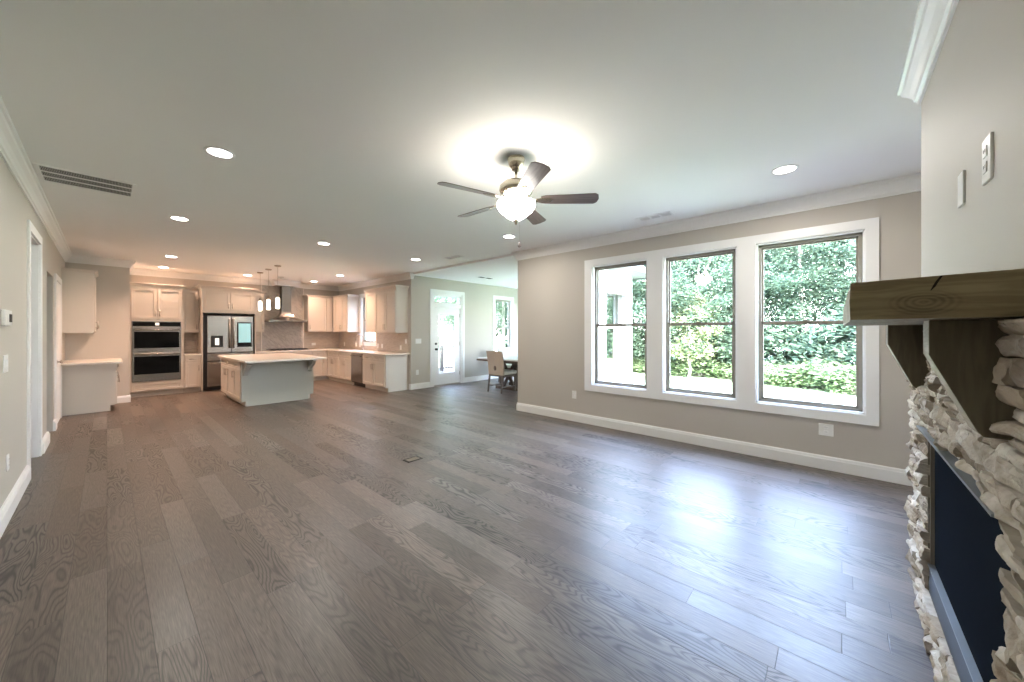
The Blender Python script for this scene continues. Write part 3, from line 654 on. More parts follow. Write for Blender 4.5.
ec = cabinet('base_cabinet', 'cream base cabinet at the end of the kitchen run, right of the dishwasher', (4.26, 8.805, 0), R90, 1.095, .595, 0, .845,
        [('drawer', .01, .53, .70, .83, 'C'), ('drawer', .54, 1.07, .70, .83, 'C'), ('door', .01, .53, .115, .69, 'Rt'), ('door', .54, 1.07, .115, .69, 'Lt')], toe=.10)
mb = MB(); mb.prism([(0.0, .10), (.06, .10), (.06, 0), (.545, 0), (.545, .845), (0, .845)], 1.095, 1.11, 'X'); mb.obj('end_panel', M['trim'], ec, world=False)
# worktop: one L
mb = MB(); yb0 = 7.655
mb.prism([(2.53, BY - .01), (2.53, FY - .03), (4.23, FY - .03), (4.23, yb0), (WX - .012, yb0), (WX - .012, BY - .01)], .845, .88, 'Z')
tag(mb.obj('countertop', M['counter'], loc=(4.5, 10.5, .845), bevel=.003), 'long pale quartz countertop round the kitchen corner', 'countertop')
ct = thing('gas_cooktop', 'black gas cooktop on the back counter under the hood', 'cooktop', (3.34, 11.33, .88))
MB().box(2.87, 3.82, 11.10, 11.58, .88, .892).obj('cooktop_base', M['steel'], ct, bevel=.003)
for i in range(3):
    xx = 2.90 + i * .30; mb = MB()
    for q in (0, .14, .28): mb.box(xx + q, xx + q + .012, 11.17, 11.56, .905, .922)
    for q in (11.17, 11.36, 11.55): mb.box(xx, xx + .292, q, q + .012, .905, .922)
    for q in (0, .28):
        for y_ in (11.17, 11.55): mb.box(xx + q, xx + q + .012, y_, y_ + .012, .892, .905)
    mb.obj('grate', M['black'], ct)
for i in range(5): MB().lathe(3.10 + i * .12, 11.13, [(.02, .892), (.018, .915), (.012, .918)], 12).obj('knob', M['black'], ct)
fc = thing('kitchen_faucet', 'gooseneck steel faucet on the counter below the kitchen window', 'faucet', (4.74, 9.80, .88))
mb = MB().lathe(4.74, 9.80, [(.026, .88), (.026, .90), (.016, .91), (.014, .95)], 14); mb.obj('faucet_base', M['nickel'], fc, smooth=True)
pts = [(4.74, 9.80, .93)] + [(4.74 - .10 * (1 - math.cos(a)), 9.80, 1.22 + .10 * math.sin(a)) for a in [PI * q / 10 for q in range(11)]] + [(4.54, 9.80, 1.14)]
MB().tube(pts, .013, 10).obj('spout', M['nickel'], fc, smooth=True)
MB().tube([(4.74, 9.80, .97), (4.74, 9.74, 1.02)], .007).obj('lever', M['nickel'], fc, smooth=True)
# small outlet plates over the counter
OUTN = ['leftmost white outlet plate on the mosaic wall, nearest the kitchen corner', 'small white switch plate left of the faucet', 'small white plate directly behind the faucet', 'white outlet plate just right of the sink window',
        'second white outlet plate right of the sink window', 'lower white outlet plate near the end of the kitchen counter', 'higher white switch plate near the end of the mosaic wall']
for (y, z), lb in zip(((11.26, 1.016), (10.48, 1.017), (10.24, 1.011), (9.20, 1.015), (8.98, 1.016), (8.064, 1.0), (7.83, 1.158)), OUTN):
    e = thing('outlet_plate', lb, 'outlet', (WX - .008, y, z)); MB().box(WX - .014, WX - .008, y - .036, y + .036, z - .058, z + .058).obj('cover_plate', M['plate'], e, bevel=.002)
    mb = MB()
    for q in (-.022, .022): mb.box(WX - .016, WX - .014, y - .014, y + .014, z + q - .013, z + q + .013)
    mb.obj('socket', M['trim'], e)
e = thing('outlet_plate', 'white outlet plate on the back wall right of the cooktop', 'outlet', (4.122, BY - .008, 1.026))
MB().box(4.064, 4.18, BY - .014, BY - .008, .99, 1.062).obj('cover_plate', M['plate'], e, bevel=.002); MB().box(4.09, 4.154, BY - .016, BY - .014, 1.012, 1.04).obj('socket', M['trim'], e)

# ------------------------------------------------------------------ bar cabinets on the left wall
L90 = PI / 2
bc = cabinet('bar_base_cabinet', 'beige bar base cabinet against the left wall, its end panel facing the room', (.10, 9.575, 0), L90, .865, .603, 0, .845,
        [('drawer', .01, .43, .70, .83, 'C'), ('drawer', .44, .86, .70, .83, 'C'), ('door', .01, .43, .115, .69, 'Lt'), ('door', .44, .86, .115, .69, 'Rt')], toe=.10)
mb = MB().prism([(0, .10), (.06, .10), (.06, 0), (.59, 0), (.59, .845), (0, .845)], -.014, 0, 'X'); mb.obj('end_panel', M['cab'], bc, world=False)
tag(MB().box(LX + .003, .185, 9.30, 10.447, .845, .88).obj('bar_countertop', M['counter'], loc=(-.2, 9.9, .845), bevel=.003), 'pale countertop on the bar cabinet by the left wall', 'countertop')
cabinet('bar_upper_cabinet', 'beige wall cabinet high on the left wall over the bar counter', (-.155, 9.56, 1.375), L90, .885, .348, 0, 1.02, [('door', .01, .44, .01, 1.01, 'Lb'), ('door', .445, .875, .01, 1.01, 'Rb')], crown=.06, crown_ends=(True, False))

# ------------------------------------------------------------------ island
isl = thing('kitchen_island', 'cream kitchen island with a pale grey-green back panel and two corbels', 'kitchen island', (2.27, 9.1, 0))
ix0, ix1, iy0, iy1 = 1.665, 2.895, 8.20, 9.96
MB().box(ix0, ix1, iy0 + .02, iy1, .10, .845).obj('body', M['cab'], isl, bevel=.002)
MB().box(ix0 + .06, ix1 - .06, iy0 + .02, iy1 - .05, 0, .10).obj('toe_kick', M['cab'], isl)
MB().prism([(ix0, .10), (ix0 + .075, .10), (ix0 + .075, 0), (ix1 - .10, 0), (ix1 - .10, .10), (ix1, .10), (ix1, .845), (ix0, .845)], iy0, iy0 + .02, 'Y').obj('back_panel', M['island'], isl)
MB().box(ix0 - .004, ix0 + .03, iy0 - .006, iy0 + .03, .10, .845).obj('corner_post', M['island'], isl, bevel=.002)
for j in range(3):
    ya_ = iy1 - .02 - j * .57; yb_ = ya_ - .565
    for kd, z0_, z1_ in (('drawer', .70, .83), ('door', .115, .69)):
        mb = shaker(0.003, .562, z0_, z1_); mb.v = [(ix0 + v[1], ya_ - v[0], v[2]) for v in mb.v]; f_ = mb.obj(kd, M['cab'], isl, bevel=.0015)
        mb = handle(.28, .765, False) if kd == 'drawer' else handle(.5 if j == 0 else .06, .57); mb.v = [(ix0 + v[1], ya_ - v[0], v[2]) for v in mb.v]
        mb.obj('handle', M['nickel'], f_, smooth=True)
for xx in (ix0 + .02, ix1 - .10):
    pr = [(iy0, .845), (iy0 - .27, .845), (iy0 - .27, .80), (iy0 - .235, .79), (iy0 - .20, .745), (iy0 - .14, .70), (iy0 - .085, .685), (iy0 - .06, .64), (iy0 - .05, .59), (iy0, .575)]
    MB().prism(pr, xx, xx + .07, 'X').obj('corbel', M['island'], isl, bevel=.003)
MB().box(1.605, 2.97, 7.675, 10.02, .845, .88).obj('island_top', M['counter'], isl, bevel=.004)

# ------------------------------------------------------------------ pendants
PLAB = ['glass cylinder pendant over the island, farthest from the camera', 'middle glass cylinder pendant over the island', 'glass cylinder pendant over the island, nearest the camera']
for (y, zb), lb in zip(((10.17, 1.885), (9.51, 1.883), (8.85, 1.879)), PLAB):
    x = 2.42; e = thing('pendant_light', lb, 'pendant light', (x, y, 2.8), group='pendants over the island')
    MB().lathe(x, y, [(.062, 2.8), (.062, 2.785), (.05, 2.775), (.012, 2.770)], 20).obj('canopy', M['nickel'], e, smooth=False)
    MB().tube([(x, y, 2.77), (x, y, 2.19)], .003, 6).obj('cord', M['nickel'], e)
    MB().lathe(x, y, [(.008, 2.20), (.022, 2.19), (.024, 2.15), (.030, 2.14), (.030, 2.125)], 16).obj('socket_cap', M['nickel'], e, smooth=True)
    MB().lathe(x, y, [(.046, 2.125), (.048, zb)], 20, cap=False).obj('glass_shade', M['glass'], e, smooth=True)
    MB().lathe(x, y, [(.012, 2.12), (.034, 2.105), (.036, zb + .02), (.028, zb + .005)], 16).obj('frosted_tube', M['pendlit'], e, smooth=True)

# ------------------------------------------------------------------ recessed lights
CANS = [(.59, 3.60, 'large recessed light nearest the ceiling return vent'), (.60, 6.07, 'recessed light beyond the return vent, near the left wall'), (.80, 9.26, 'recessed light above the floor before the bar counter'),
        (.82, 10.92, 'recessed light in front of the wall oven cabinet'), (2.33, 10.90, 'recessed light in front of the fridge cabinet'), (3.86, 10.90, 'recessed light over the kitchen corner cabinets'),
        (3.89, 9.26, 'recessed light in front of the sink window'), (2.30, 6.08, 'recessed light between fan and island'), (4.0, 6.10, 'recessed light over the opening to the nook'),
        (3.95, 3.60, 'recessed light just below the fan blades in view'), (3.91, .34, 'recessed light near the fireplace and windows')]
for x, y, lb in CANS:
    e = thing('recessed_light', lb, 'recessed light', (x, y, H), group='recessed ceiling lights')
    MB().lathe(x, y, [(.075, H - .001), (.075, H - .004), (.085, H - .007), (.097, H - .005), (.099, H), (.075, H)], 28, cap=False).obj('trim_ring', M['trim'], e, smooth=False)
    MB().lathe(x, y, [(.076, H - .0005), (.076, H - .003), (.001, H - .003)], 28, cap=False).obj('lens', M['canlens'], e)
    kit = y > 8
    ld = bpy.data.lights.new('recessed_lamp', 'AREA'); ld.shape = 'DISK'; ld.size = .14; ld.spread = math.radians(130 if y > 8 else 180); ld.energy = (KITCHEN_W * .42 if y > 10 else KITCHEN_W) if kit else LIVING_W; ld.color = WARM if kit else NEUTRAL
    lo = bpy.data.objects.new('lamp', ld); COL.objects.link(lo); lo.parent = e; lo.location = (0, 0, -.02)

# ------------------------------------------------------------------ ceiling fan
fx, fy = 2.207, 1.934
fan = thing('ceiling_fan', 'five-blade ceiling fan with a lit frosted bowl, brown blades', 'ceiling fan', (fx, fy, 2.8))
MB().lathe(fx, fy, [(.070, 2.80), (.072, 2.788), (.064, 2.780), (.067, 2.770), (.060, 2.745), (.044, 2.722), (.036, 2.715), (.034, 2.700), (.012, 2.695)], 28).obj('canopy', M['bronze'], fan, smooth=True)
MB().lathe(fx, fy, [(.012, 2.69), (.012, 2.60)], 12).obj('downrod', M['bronze'], fan, smooth=True)
mh = MB().lathe(fx, fy, [(.020, 2.625), (.055, 2.615), (.105, 2.598), (.132, 2.570), (.136, 2.540), (.128, 2.515), (.100, 2.498), (.080, 2.490)], 36).obj('motor_housing', M['bronze'], fan, smooth=True)
MB().lathe(fx, fy, [(.080, 2.492), (.085, 2.480), (.060, 2.470), (.045, 2.440), (.030, 2.400), (.012, 2.300)], 36).obj('light_fitter', M['fanwhite'], fan, smooth=True)
MB().lathe(fx, fy, [(.150, 2.440), (.156, 2.425), (.150, 2.400), (.128, 2.370), (.098, 2.345), (.070, 2.322), (.040, 2.305), (.012, 2.300)], 36, cap=False).obj('light_bowl', M['bowl'], fan, smooth=True)
for q in range(3):
    ld = bpy.data.lights.new('fan_bulb', 'POINT'); ld.energy = FAN_BULB; ld.color = NEUTRAL; ld.shadow_soft_size = .035
    lo = bpy.data.objects.new('bulb', ld); COL.objects.link(lo); lo.parent = fan; lo.location = (.10 * math.cos(q * 2.09 + .5), .10 * math.sin(q * 2.09 + .5), 2.425 - 2.8)
MB().lathe(fx, fy, [(.022, 2.303), (.022, 2.296), (.012, 2.285), (.010, 2.272), (.004, 2.262)], 16).obj('finial', M['bronze'], fan, smooth=True)
pc = MB().tube([(fx + .045, fy + .004, 2.44), (fx + .045, fy + .004, 2.13)], .0007, 5).obj('pull_chain', M['bronze'], fan)
MB().lathe(fx + .045, fy + .004, [(.004, 2.13), (.012, 2.12), (.013, 2.10), (.008, 2.09)], 12).obj('fob', M['blade'], pc, smooth=True)
# one blade in local coordinates along +x, pitched
bm_ = MB(); out = [(.20, -.045), (.24, -.056), (.625, -.070), (.650, -.050), (.660, 0), (.650, .050), (.625, .070), (.24, .056), (.20, .045)]
bm_.prism(out, -.003, .003, 'Z')
im_ = MB(); im_.prism([(.09, -.022), (.15, -.015), (.21, -.038), (.275, -.03), (.30, 0), (.275, .03), (.21, .038), (.15, .015), (.09, .022)], -.009, -.003, 'Z')
pitch = math.radians(-13)
blade_me = ir_me = None
for q in range(5):
    a = math.radians(20 + 72 * q)
    if blade_me is None:
        bo = bm_.obj('blade', M['blade'], None, bevel=.0015); blade_me = bo
        io = im_.obj('blade_iron', M['bronze'], None, bevel=.001); ir_me = io
    else:
        bo = blade_me.copy(); COL.objects.link(bo); io = ir_me.copy(); COL.objects.link(io)
    bo.parent = fan; bo.location = (0, 0, 2.460 - 2.8); bo.rotation_euler = (pitch, 0, a)
    io.parent = bo; io.location = (0, 0, 0); io.rotation_euler = (0, 0, 0)

# ------------------------------------------------------------------ ceiling vents, detectors
def louvre(name, label, x0, x1, y0, y1, rows, cols, z=H, mslot='slot'):
    e = thing(name, label, 'vent', ((x0 + x1) / 2, (y0 + y1) / 2, z))
    b = .028; mb = MB()
    mb.box(x0, x1, y0, y0 + b, z - .008, z); mb.box(x0, x1, y1 - b, y1, z - .008, z); mb.box(x0, x0 + b, y0 + b, y1 - b, z - .008, z); mb.box(x1 - b, x1, y0 + b, y1 - b, z - .008, z)
    ry = (y1 - y0 - 2 * b) / rows
    for r in range(1, rows): mb.box(x0 + b, x1 - b, y0 + b + r * ry - .010, y0 + b + r * ry + .010, z - .007, z - .001)
    mb.obj('vent_frame', M['ceiling'], e, bevel=.002)
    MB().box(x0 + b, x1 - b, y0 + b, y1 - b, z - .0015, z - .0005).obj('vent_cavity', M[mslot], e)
    mb = MB(); dx = (x1 - x0 - 2 * b) / cols
    for c in range(cols):
        xx = x0 + b + (c + .5) * dx; mb.box(xx - dx * .09, xx + dx * .09, y0 + b, y1 - b, z - .006, z - .0015)
    mb.obj('louvres', M['ceiling'], e)
    return e
louvre('return_air_grille', 'large rectangular return air grille in the ceiling by the left wall', -.412, .19, 4.96, 5.48, 3, 58)
louvre('ceiling_register', 'small white ceiling register near the window wall', 4.36, 4.52, 1.44, 1.86, 3, 6)
louvre('ceiling_register', 'small white ceiling register over the opening to the nook', 4.28, 4.44, 5.18, 5.58, 3, 6)
e = thing('ceiling_register', 'small ceiling register in the breakfast nook', 'vent', (6.28, 6.62, 2.76))
MB().box(6.12, 6.62, 6.53, 6.69, 2.752, 2.76).obj('vent_frame', M['ceiling'], e, bevel=.002)
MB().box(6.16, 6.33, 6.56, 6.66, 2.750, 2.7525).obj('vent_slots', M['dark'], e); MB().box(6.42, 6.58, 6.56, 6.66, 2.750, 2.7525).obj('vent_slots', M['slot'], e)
e = thing('smoke_detector', 'small round disc on the kitchen ceiling behind the pendant canopies', 'smoke detector', (2.98, 10.64, H))
MB().lathe(2.98, 10.64, [(.06, H), (.06, H - .018), (.05, H - .026), (.01, H - .028)], 24).obj('detector_body', M['plate'], e, smooth=True)
MB().lathe(2.98, 10.64, [(.012, H - .028), (.012, H - .031), (.002, H - .032)], 12).obj('test_button', M['slot'], e)

# ------------------------------------------------------------------ switches and outlets on the walls
def plate(name, label, cat, axis, p, side, u, z, w, h, kind):
    e = thing(name, label, cat, (p, u, z) if axis == 'X' else (u, p, z))
    def B(mb, a0, a1, d0, d1, c0, c1):
        return mb.box(p + side * d0, p + side * d1, a0, a1, c0, c1) if axis == 'X' else mb.box(a0, a1, p + side * d0, p + side * d1, c0, c1)
    B(MB(), u - w / 2, u + w / 2, 0, .007, z - h / 2, z + h / 2).obj('cover_plate', M['plate'], e, bevel=.002)
    if kind == 'duplex':
        for q in (-.024, .024):
            o = B(MB(), u - .017, u + .017, .007, .010, z + q - .016, z + q + .016).obj('socket', M['trim'], e, bevel=.001)
            mb = MB()
            for s in (-.007, .007): B(mb, u + s - .001, u + s + .001, .010, .0105, z + q - .002, z + q + .008)
            mb.obj('slots', M['dark'], o)
    elif kind == 'blank': pass
    else:
        n = int(kind)
        for i in range(n):
            c = u + (i - (n - 1) / 2) * .046
            B(MB(), c - .016, c + .016, .007, .011, z - .033, z + .033).obj('rocker', M['trim'], e, bevel=.001)
    return e
plate('outlet', 'square double white outlet plate below the window next to the fireplace', 'outlet', 'X', WX, -1, .086, .403, .115, .12, 'duplex')
plate('outlet', 'narrow white outlet plate low on the wall between nook corner and first window', 'outlet', 'X', WX, -1, 3.06, .413, .075, .12, 'duplex')
plate('light_switch', 'three-gang white switch plate left of the glass door', 'switch', 'Y', NY, -1, 5.075, 1.165, .165, .12, '3')
plate('outlet', 'white outlet plate low on the wall left of the glass door', 'outlet', 'Y', NY, -1, 5.045, .405, .075, .12, 'duplex')
plate('light_switch', 'white switch plate above the mantel, farther of the two plates', 'switch', 'Y', -.345, 1, 2.107, 1.925, .075, .12, 'blank')
plate('outlet', 'white duplex outlet above the mantel, nearer of the two plates', 'outlet', 'Y', -.345, 1, 1.794, 1.925, .085, .135, 'duplex')
plate('light_switch', 'white switch plate on the left wall under the thermostat', 'switch', 'X', LX, 1, 4.62, 1.16, .16, .13, '2')
plate('outlet', 'white outlet plate low on the left wall', 'outlet', 'X', LX, 1, 4.706, .402, .075, .12, 'duplex')
e = thing('thermostat', 'white thermostat on the left wall above the switch', 'thermostat', (LX, 4.56, 1.49))
MB().box(LX, LX + .022, 4.46, 4.72, 1.44, 1.56).obj('thermostat_body', M['sage'], e, bevel=.006); MB().box(LX + .022, LX + .025, 4.60, 4.70, 1.47, 1.53).obj('display', M['slot'], e)
# floor register
e = thing('floor_register', 'small dark bronze vent register set in the plank floor', 'vent', (2.235, 3.46, 0))
M['reg'] = mat('dark_bronze', (0.035, 0.030, 0.027), 0.4, 0.6)
mb = MB(); rx0, rx1, ry0, ry1 = 2.145, 2.325, 3.405, 3.52
mb.box(rx0, rx1, ry0, ry0 + .016, 0, .005); mb.box(rx0, rx1, ry1 - .016, ry1, 0, .005); mb.box(rx0, rx0 + .02, ry0 + .016, ry1 - .016, 0, .005); mb.box(rx1 - .02, rx1, ry0 + .016, ry1 - .016, 0, .005)
mb.obj('register_frame', M['reg'], e)
mb = MB()
for q in range(9): mb.box(rx0 + .024 + q * .0155, rx0 + .034 + q * .0155, ry0 + .016, ry1 - .016, .001, .004)
mb.obj('register_slats', M['nickel'], e)
MB().box(rx0 + .02, rx1 - .02, ry0 + .016, ry1 - .016, .0002, .001).obj('register_cavity', M['dark'], e)

# ------------------------------------------------------------------ fireplace
fp = thing('fireplace', 'stacked ledge-stone fireplace with a dark blue-black screened firebox', 'fireplace', (2.04, -.33, 0))
SY = -.335                       # plane behind the stones
ox0, ox1, oz0, oz1 = 1.50, 2.60, .175, .942
mt_ = MB()
mt_.box(1.09, ox0, -.344, SY + .014, 0, 1.428); mt_.box(ox1, 2.985, -.344, SY + .014, 0, 1.428); mt_.box(ox0, ox1, -.344, SY + .014, 0, oz0); mt_.box(ox0, ox1, -.344, SY + .014, oz1, 1.428)
mt_.obj('mortar_bed', M['mortar'], fp)
rs = random.Random(11)
sv, sf, sc = [], [], []
def add_stone(x0, x1, z0, z1, dep, front_of=SY, ax='Y', side=1):
    """an irregular ledge stone: a lumpy box whose face has its own tilt"""
    n0 = len(sv); nx, nz = max(4, int((x1 - x0) / .022)), 5; seed = rs.random() * 100
    t1, t2 = rs.uniform(-.012, .012), rs.uniform(-.010, .010)
    tint = rs.choice([(.52, .49, .44), (.58, .56, .52), (.42, .38, .32), (.46, .41, .34), (.66, .65, .62), (.33, .29, .24), (.60, .56, .50)])
    for layer in range(2):
        for j in range(nz + 1):
            for i in range(nx + 1):
                u, v = i / nx, j / nz; x = x0 + (x1 - x0) * u; z = z0 + (z1 - z0) * v
                ed = min(u, 1 - u) * (x1 - x0); ez = min(v, 1 - v) * (z1 - z0)
                if layer == 0: y = front_of + .002; 
                else:
                    rnd = .005 * (1 if ed < 1e-6 else 0) + .006 * (1 if ez < 1e-6 else 0)
                    nn = noise.noise(Vector((x * 14 + seed, z * 22, seed))) * .013 + noise.noise(Vector((x * 45 + seed, z * 60, seed * 2))) * .009
                    y = front_of + dep - rnd + t1 * (u - .5) * 2 + t2 * (v - .5) * 2 + nn
                    x += noise.noise(Vector((seed, z * 30, 3))) * .008; z += noise.noise(Vector((x * 12, seed, 9))) * .008
                sv.append((x, max(y, front_of + .004 * layer), z)); sc.append(tint)
    def id_(l, i, j): return n0 + l * (nx + 1) * (nz + 1) + j * (nx + 1) + i
    for j in range(nz):
        for i in range(nx): sf.append((id_(1, i, j), id_(1, i, j + 1), id_(1, i + 1, j + 1), id_(1, i + 1, j)))
    for i in range(nx):
        sf.append((id_(0, i, 0), id_(1, i, 0), id_(1, i + 1, 0), id_(0, i + 1, 0))); sf.append((id_(1, i, nz), id_(0, i, nz), id_(0, i + 1, nz), id_(1, i + 1, nz)))
    for j in range(nz):
        sf.append((id_(0, 0, j), id_(0, 0, j + 1), id_(1, 0, j + 1), id_(1, 0, j))); sf.append((id_(1, nx, j), id_(1, nx, j + 1), id_(0, nx, j + 1), id_(0, nx, j)))
z = 0.0
while z < 1.425:
    h = min(rs.choice([.024, .032, .042, .052, .066]), 1.428 - z)
    if 1.428 - z - h < .03: h = 1.428 - z
    if z < oz0 < z + h + .02: h = oz0 - z
    if z < oz1 < z + h + .02: h = oz1 - z
    spans = [(1.09, ox0), (ox1, 2.99)] if (oz0 - .001 <= z < oz1 - .001) else [(1.09, 2.99)]
    for a, b in spans:
        x = a
        while x < b - .001:
            w = rs.uniform(.07, .22); 
            if b - x - w < .07: w = b - x
            jit = rs.uniform(-.012, .018) if (x <= a + .001 or x + w >= b - .001) else 0
            e0 = x - (rs.uniform(0, .02) if x > a else rs.uniform(-.01, .012)); e1 = x + w + (rs.uniform(-.01, .014) if x + w >= b - .001 else 0)
            add_stone(e0 + .002, e1 - .002, z + .0015, z + h - .0015, rs.uniform(.020, .048))
            x += w
    z += h
me = bpy.data.meshes.new('stone_veneer'); off = fp.location
me.from_pydata([tuple(Vector(p) - off) for p in sv], [], sf); me.materials.append(M['stone'])
ca = me.color_attributes.new('tint', 'FLOAT_COLOR', 'POINT')
for i, c in enumerate(sc): ca.data[i].color = c + (1,)
so_ = bpy.data.objects.new('stone_veneer', me); COL.objects.link(so_); so_.parent = fp
bm = bmesh.new(); bm.from_mesh(me); bmesh.ops.recalc_face_normals(bm, faces=bm.faces); bm.to_mesh(me); bm.free()
mb = MB(); t = .018
mb.box(ox0, ox1, -.344, -.330, oz1 - .02, oz1); mb.box(ox0, ox0 + t, -.344, -.326, oz0, oz1); mb.box(ox1 - t, ox1, -.344, -.326, oz0, oz1)
mb.obj('insert_frame', M['sash'], fp)
MB().box(ox0 + t, ox1 - t, -.344, -.339, oz0, oz1 - .02).obj('fire_screen', M['screenblue'], fp)
lp = MB().box(ox0 + t, ox1 - t, -.339, -.322, oz0, oz0 + .125).obj('lower_panel', M['bluesteel'], fp, bevel=.002)
MB().box(ox0 + t, ox1 - t, -.339, -.317, oz0 + .125, oz0 + .133).obj('panel_lip', M['lintel'], lp)
MB().box(ox0 - .03, ox1 + .02, -.335, -.285, oz1 - .004, oz1 + .004).obj('steel_lintel', M['lintel'], fp)

# mantel shelf: rough beam on two brackets
mn = thing('mantel_shelf', 'rustic brown wood beam mantel on two dark wood brackets', 'mantel', (2.04, -.2, 1.43))
bx0, bx1, byf, byb, bz0, bz1 = 1.333, 2.75, -.026, -.344, 1.431, 1.530
vs, fs_ = [], []; nx = 24; ring = [(byf, bz0), (byf + .002, bz0 + .05), (byf - .001, bz1), ((byf + byb) / 2, bz1 + .004), (byb, bz1 + .008), (byb, bz0 + .002), ((byf + byb) / 2, bz0 + .001)]
for i in range(nx + 1):
    x = bx0 + (bx1 - bx0) * i / nx
    for q, (y, z_) in enumerate(ring):
        w = 0 if q in (4, 5) else 1
        k_ = 1 if 0 < i else .3
        vs.append((x, y + w * k_ * noise.noise(Vector((x * 9, q * 3.1, 1))) * .006, z_ + w * k_ * noise.noise(Vector((x * 7, q * 2.3, 5))) * .004))
nr = len(ring)
for i in range(nx):
    for q in range(nr): fs_.append((i * nr + q, i * nr + (q + 1) % nr, (i + 1) * nr + (q + 1) % nr, (i + 1) * nr + q))
fs_.append(tuple(range(nr))); fs_.append(tuple(range(nx * nr, (nx + 1) * nr)))
mbm = MB().add(vs, fs_); bo = mbm.obj('beam', M['beam'], mn)
me = bo.data; me.materials.append(M['beam_edge'])
for p in me.polygons:
    if abs(p.normal.x) < .5: p.material_index = 1
# drying crack and end-grain check on the near end of the beam
M['crack'] = mat('crack_in_wood', (0.02, 0.014, 0.008), 0.9)
MB().prism([(-.184, 1.5335), (-.188, 1.5335), (-.181, 1.520), (-.176, 1.508), (-.169, 1.499), (-.168, 1.500), (-.172, 1.511), (-.177, 1.522)], bx0 - .0012, bx0 + .01, 'X').obj('crack', M['crack'], bo)
for xx in (1.462, 2.52):
    pr = [(-.335, 1.4305), (-.181, 1.4305), (-.181, 1.338), (-.262, 1.147), (-.272, 1.135), (-.335, 1.135)]
    br = MB().prism(pr, xx, xx + .085, 'X').obj('bracket', M['bracket'], mn, bevel=.003)
    br.data.materials.append(M['beam_edge'])
    for p in br.data.polygons:
        if abs(p.normal.x) < .5: p.material_index = 1

# ------------------------------------------------------------------ dining table and chairs in the nook
tb = thing('dining_table', 'dark wood dining table with a white top in the breakfast nook', 'table', (6.95, 5.95, 0))
MB().box(6.05, 7.90, 5.25, 6.55, .735, .765).obj('tabletop', M['paper'], tb, bevel=.004)
MB().box(6.03, 7.92, 5.23, 6.57, .695, .735).obj('table_edge', M['tablewood'], tb, bevel=.004)
for xx in (6.42, 7.35):
    mb = MB(); mb.box(xx, xx + .10, 5.50, 6.30, 0, .07); mb.box(xx, xx + .10, 5.50, 6.30, .63, .695); mb.box(xx + .01, xx + .09, 5.62, 5.70, .07, .63); mb.box(xx + .01, xx + .09, 6.10, 6.18, .07, .63)
    mb.prism([(5.70, .07), (5.78, .07), (6.10, .63), (6.02, .63)], xx + .03, xx + .07, 'X'); mb.prism([(6.02, .07), (6.10, .07), (5.78, .63), (5.70, .63)], xx + .031, xx + .069, 'X')
    mb.obj('trestle', M['tablewood'], tb, bevel=.003)
MB().box(6.52, 7.35, 5.86, 5.94, .10, .17).obj('stretcher', M['tablewood'], tb)
def chair(label, loc, rz, mat_back):
    """local: sitter faces +x, backrest at x=0; width along y"""
    e = thing('dining_chair', label, 'chair', loc, rz, 'dining chairs in the nook')
    w = .235
    vs = []; fs_ = []; n = 10
    for i in range(n + 1):
        t = i / n; z = .40 + .55 * t; x = -.02 - .07 * t * t; ww = w + .01 * t
        for (dx, dy) in ((0, -ww), (.055, -ww), (.065, 0), (.055, ww), (0, ww), (-.008, 0)): vs.append((x + dx, dy, z))
    for i in range(n):
        for q in range(6): fs_.append((i * 6 + q, i * 6 + (q + 1) % 6, (i + 1) * 6 + (q + 1) % 6, (i + 1) * 6 + q))
    fs_.append(tuple(range(6))); fs_.append(tuple(range(n * 6, n * 6 + 6)))
    bk = MB().add(vs, fs_).obj('backrest', mat_back, e, bevel=.008, world=False)
    mb = MB(); mb.prism([(-.038, .50), (-.022, .52), (-.022, .585), (-.038, .60), (-.050, .585), (-.050, .52)], -.03, .03, 'Y')
    mb = MB(); mb.prism([(.035 * math.cos(a), .56 + .055 * math.sin(a)) for a in [2 * PI * q / 14 for q in range(14)]], -.047, -.030, 'X'); mb.obj('pull_plate', M['blade'], bk, world=False)
    MB().box(.0, .46, -w, w, .41, .49).obj('seat', M['cushion'], e, bevel=.02, world=False)
    mb = MB(); mb.box(.02, .44, -w + .01, w - .01, .36, .41); mb.obj('seat_frame', M['chairwood'], e, world=False)
    for x, dx in ((.0, -.05), (.42, .0)):
        for y in (-w + .022, w - .022):
            MB().tube([(x + .01, y, .40), (x + dx, y, 0)], [.026, .018], 6).obj('leg', M['chairwood'], e, world=False)
    MB().tube([(-.03, -w + .03, .17), (-.03, w - .03, .17)], .011, 6).obj('stretcher', M['chairwood'], e, world=False)
    for y in (-w + .022, w - .022): MB().tube([(-.03, y, .13), (.42, y, .13)], .011, 6).obj('stretcher', M['chairwood'], e, world=False)
    return e
chair('beige upholstered dining chair seen from behind at the near end of the table', (5.98, 5.85, 0), 0, M['fabric'])
M['blueback'] = mat('pale_blue_grey_linen', (0.60, 0.63, 0.66), 0.9)
chair('pale chair on the far side of the table, by the window', (7.50, 6.98, 0), -PI / 2, M['blueback'])

# ------------------------------------------------------------------ outside
GZ = -.35
struct(MB().box(WX + .15, 70, -40, 60, GZ - .2, GZ).obj('lawn', M['lawn']), 'pale sunlit lawn outside the windows')
struct(MB().box(-30, WX + .15, 11.85, 60, GZ - .2, GZ).obj('yard', M['lawn']))
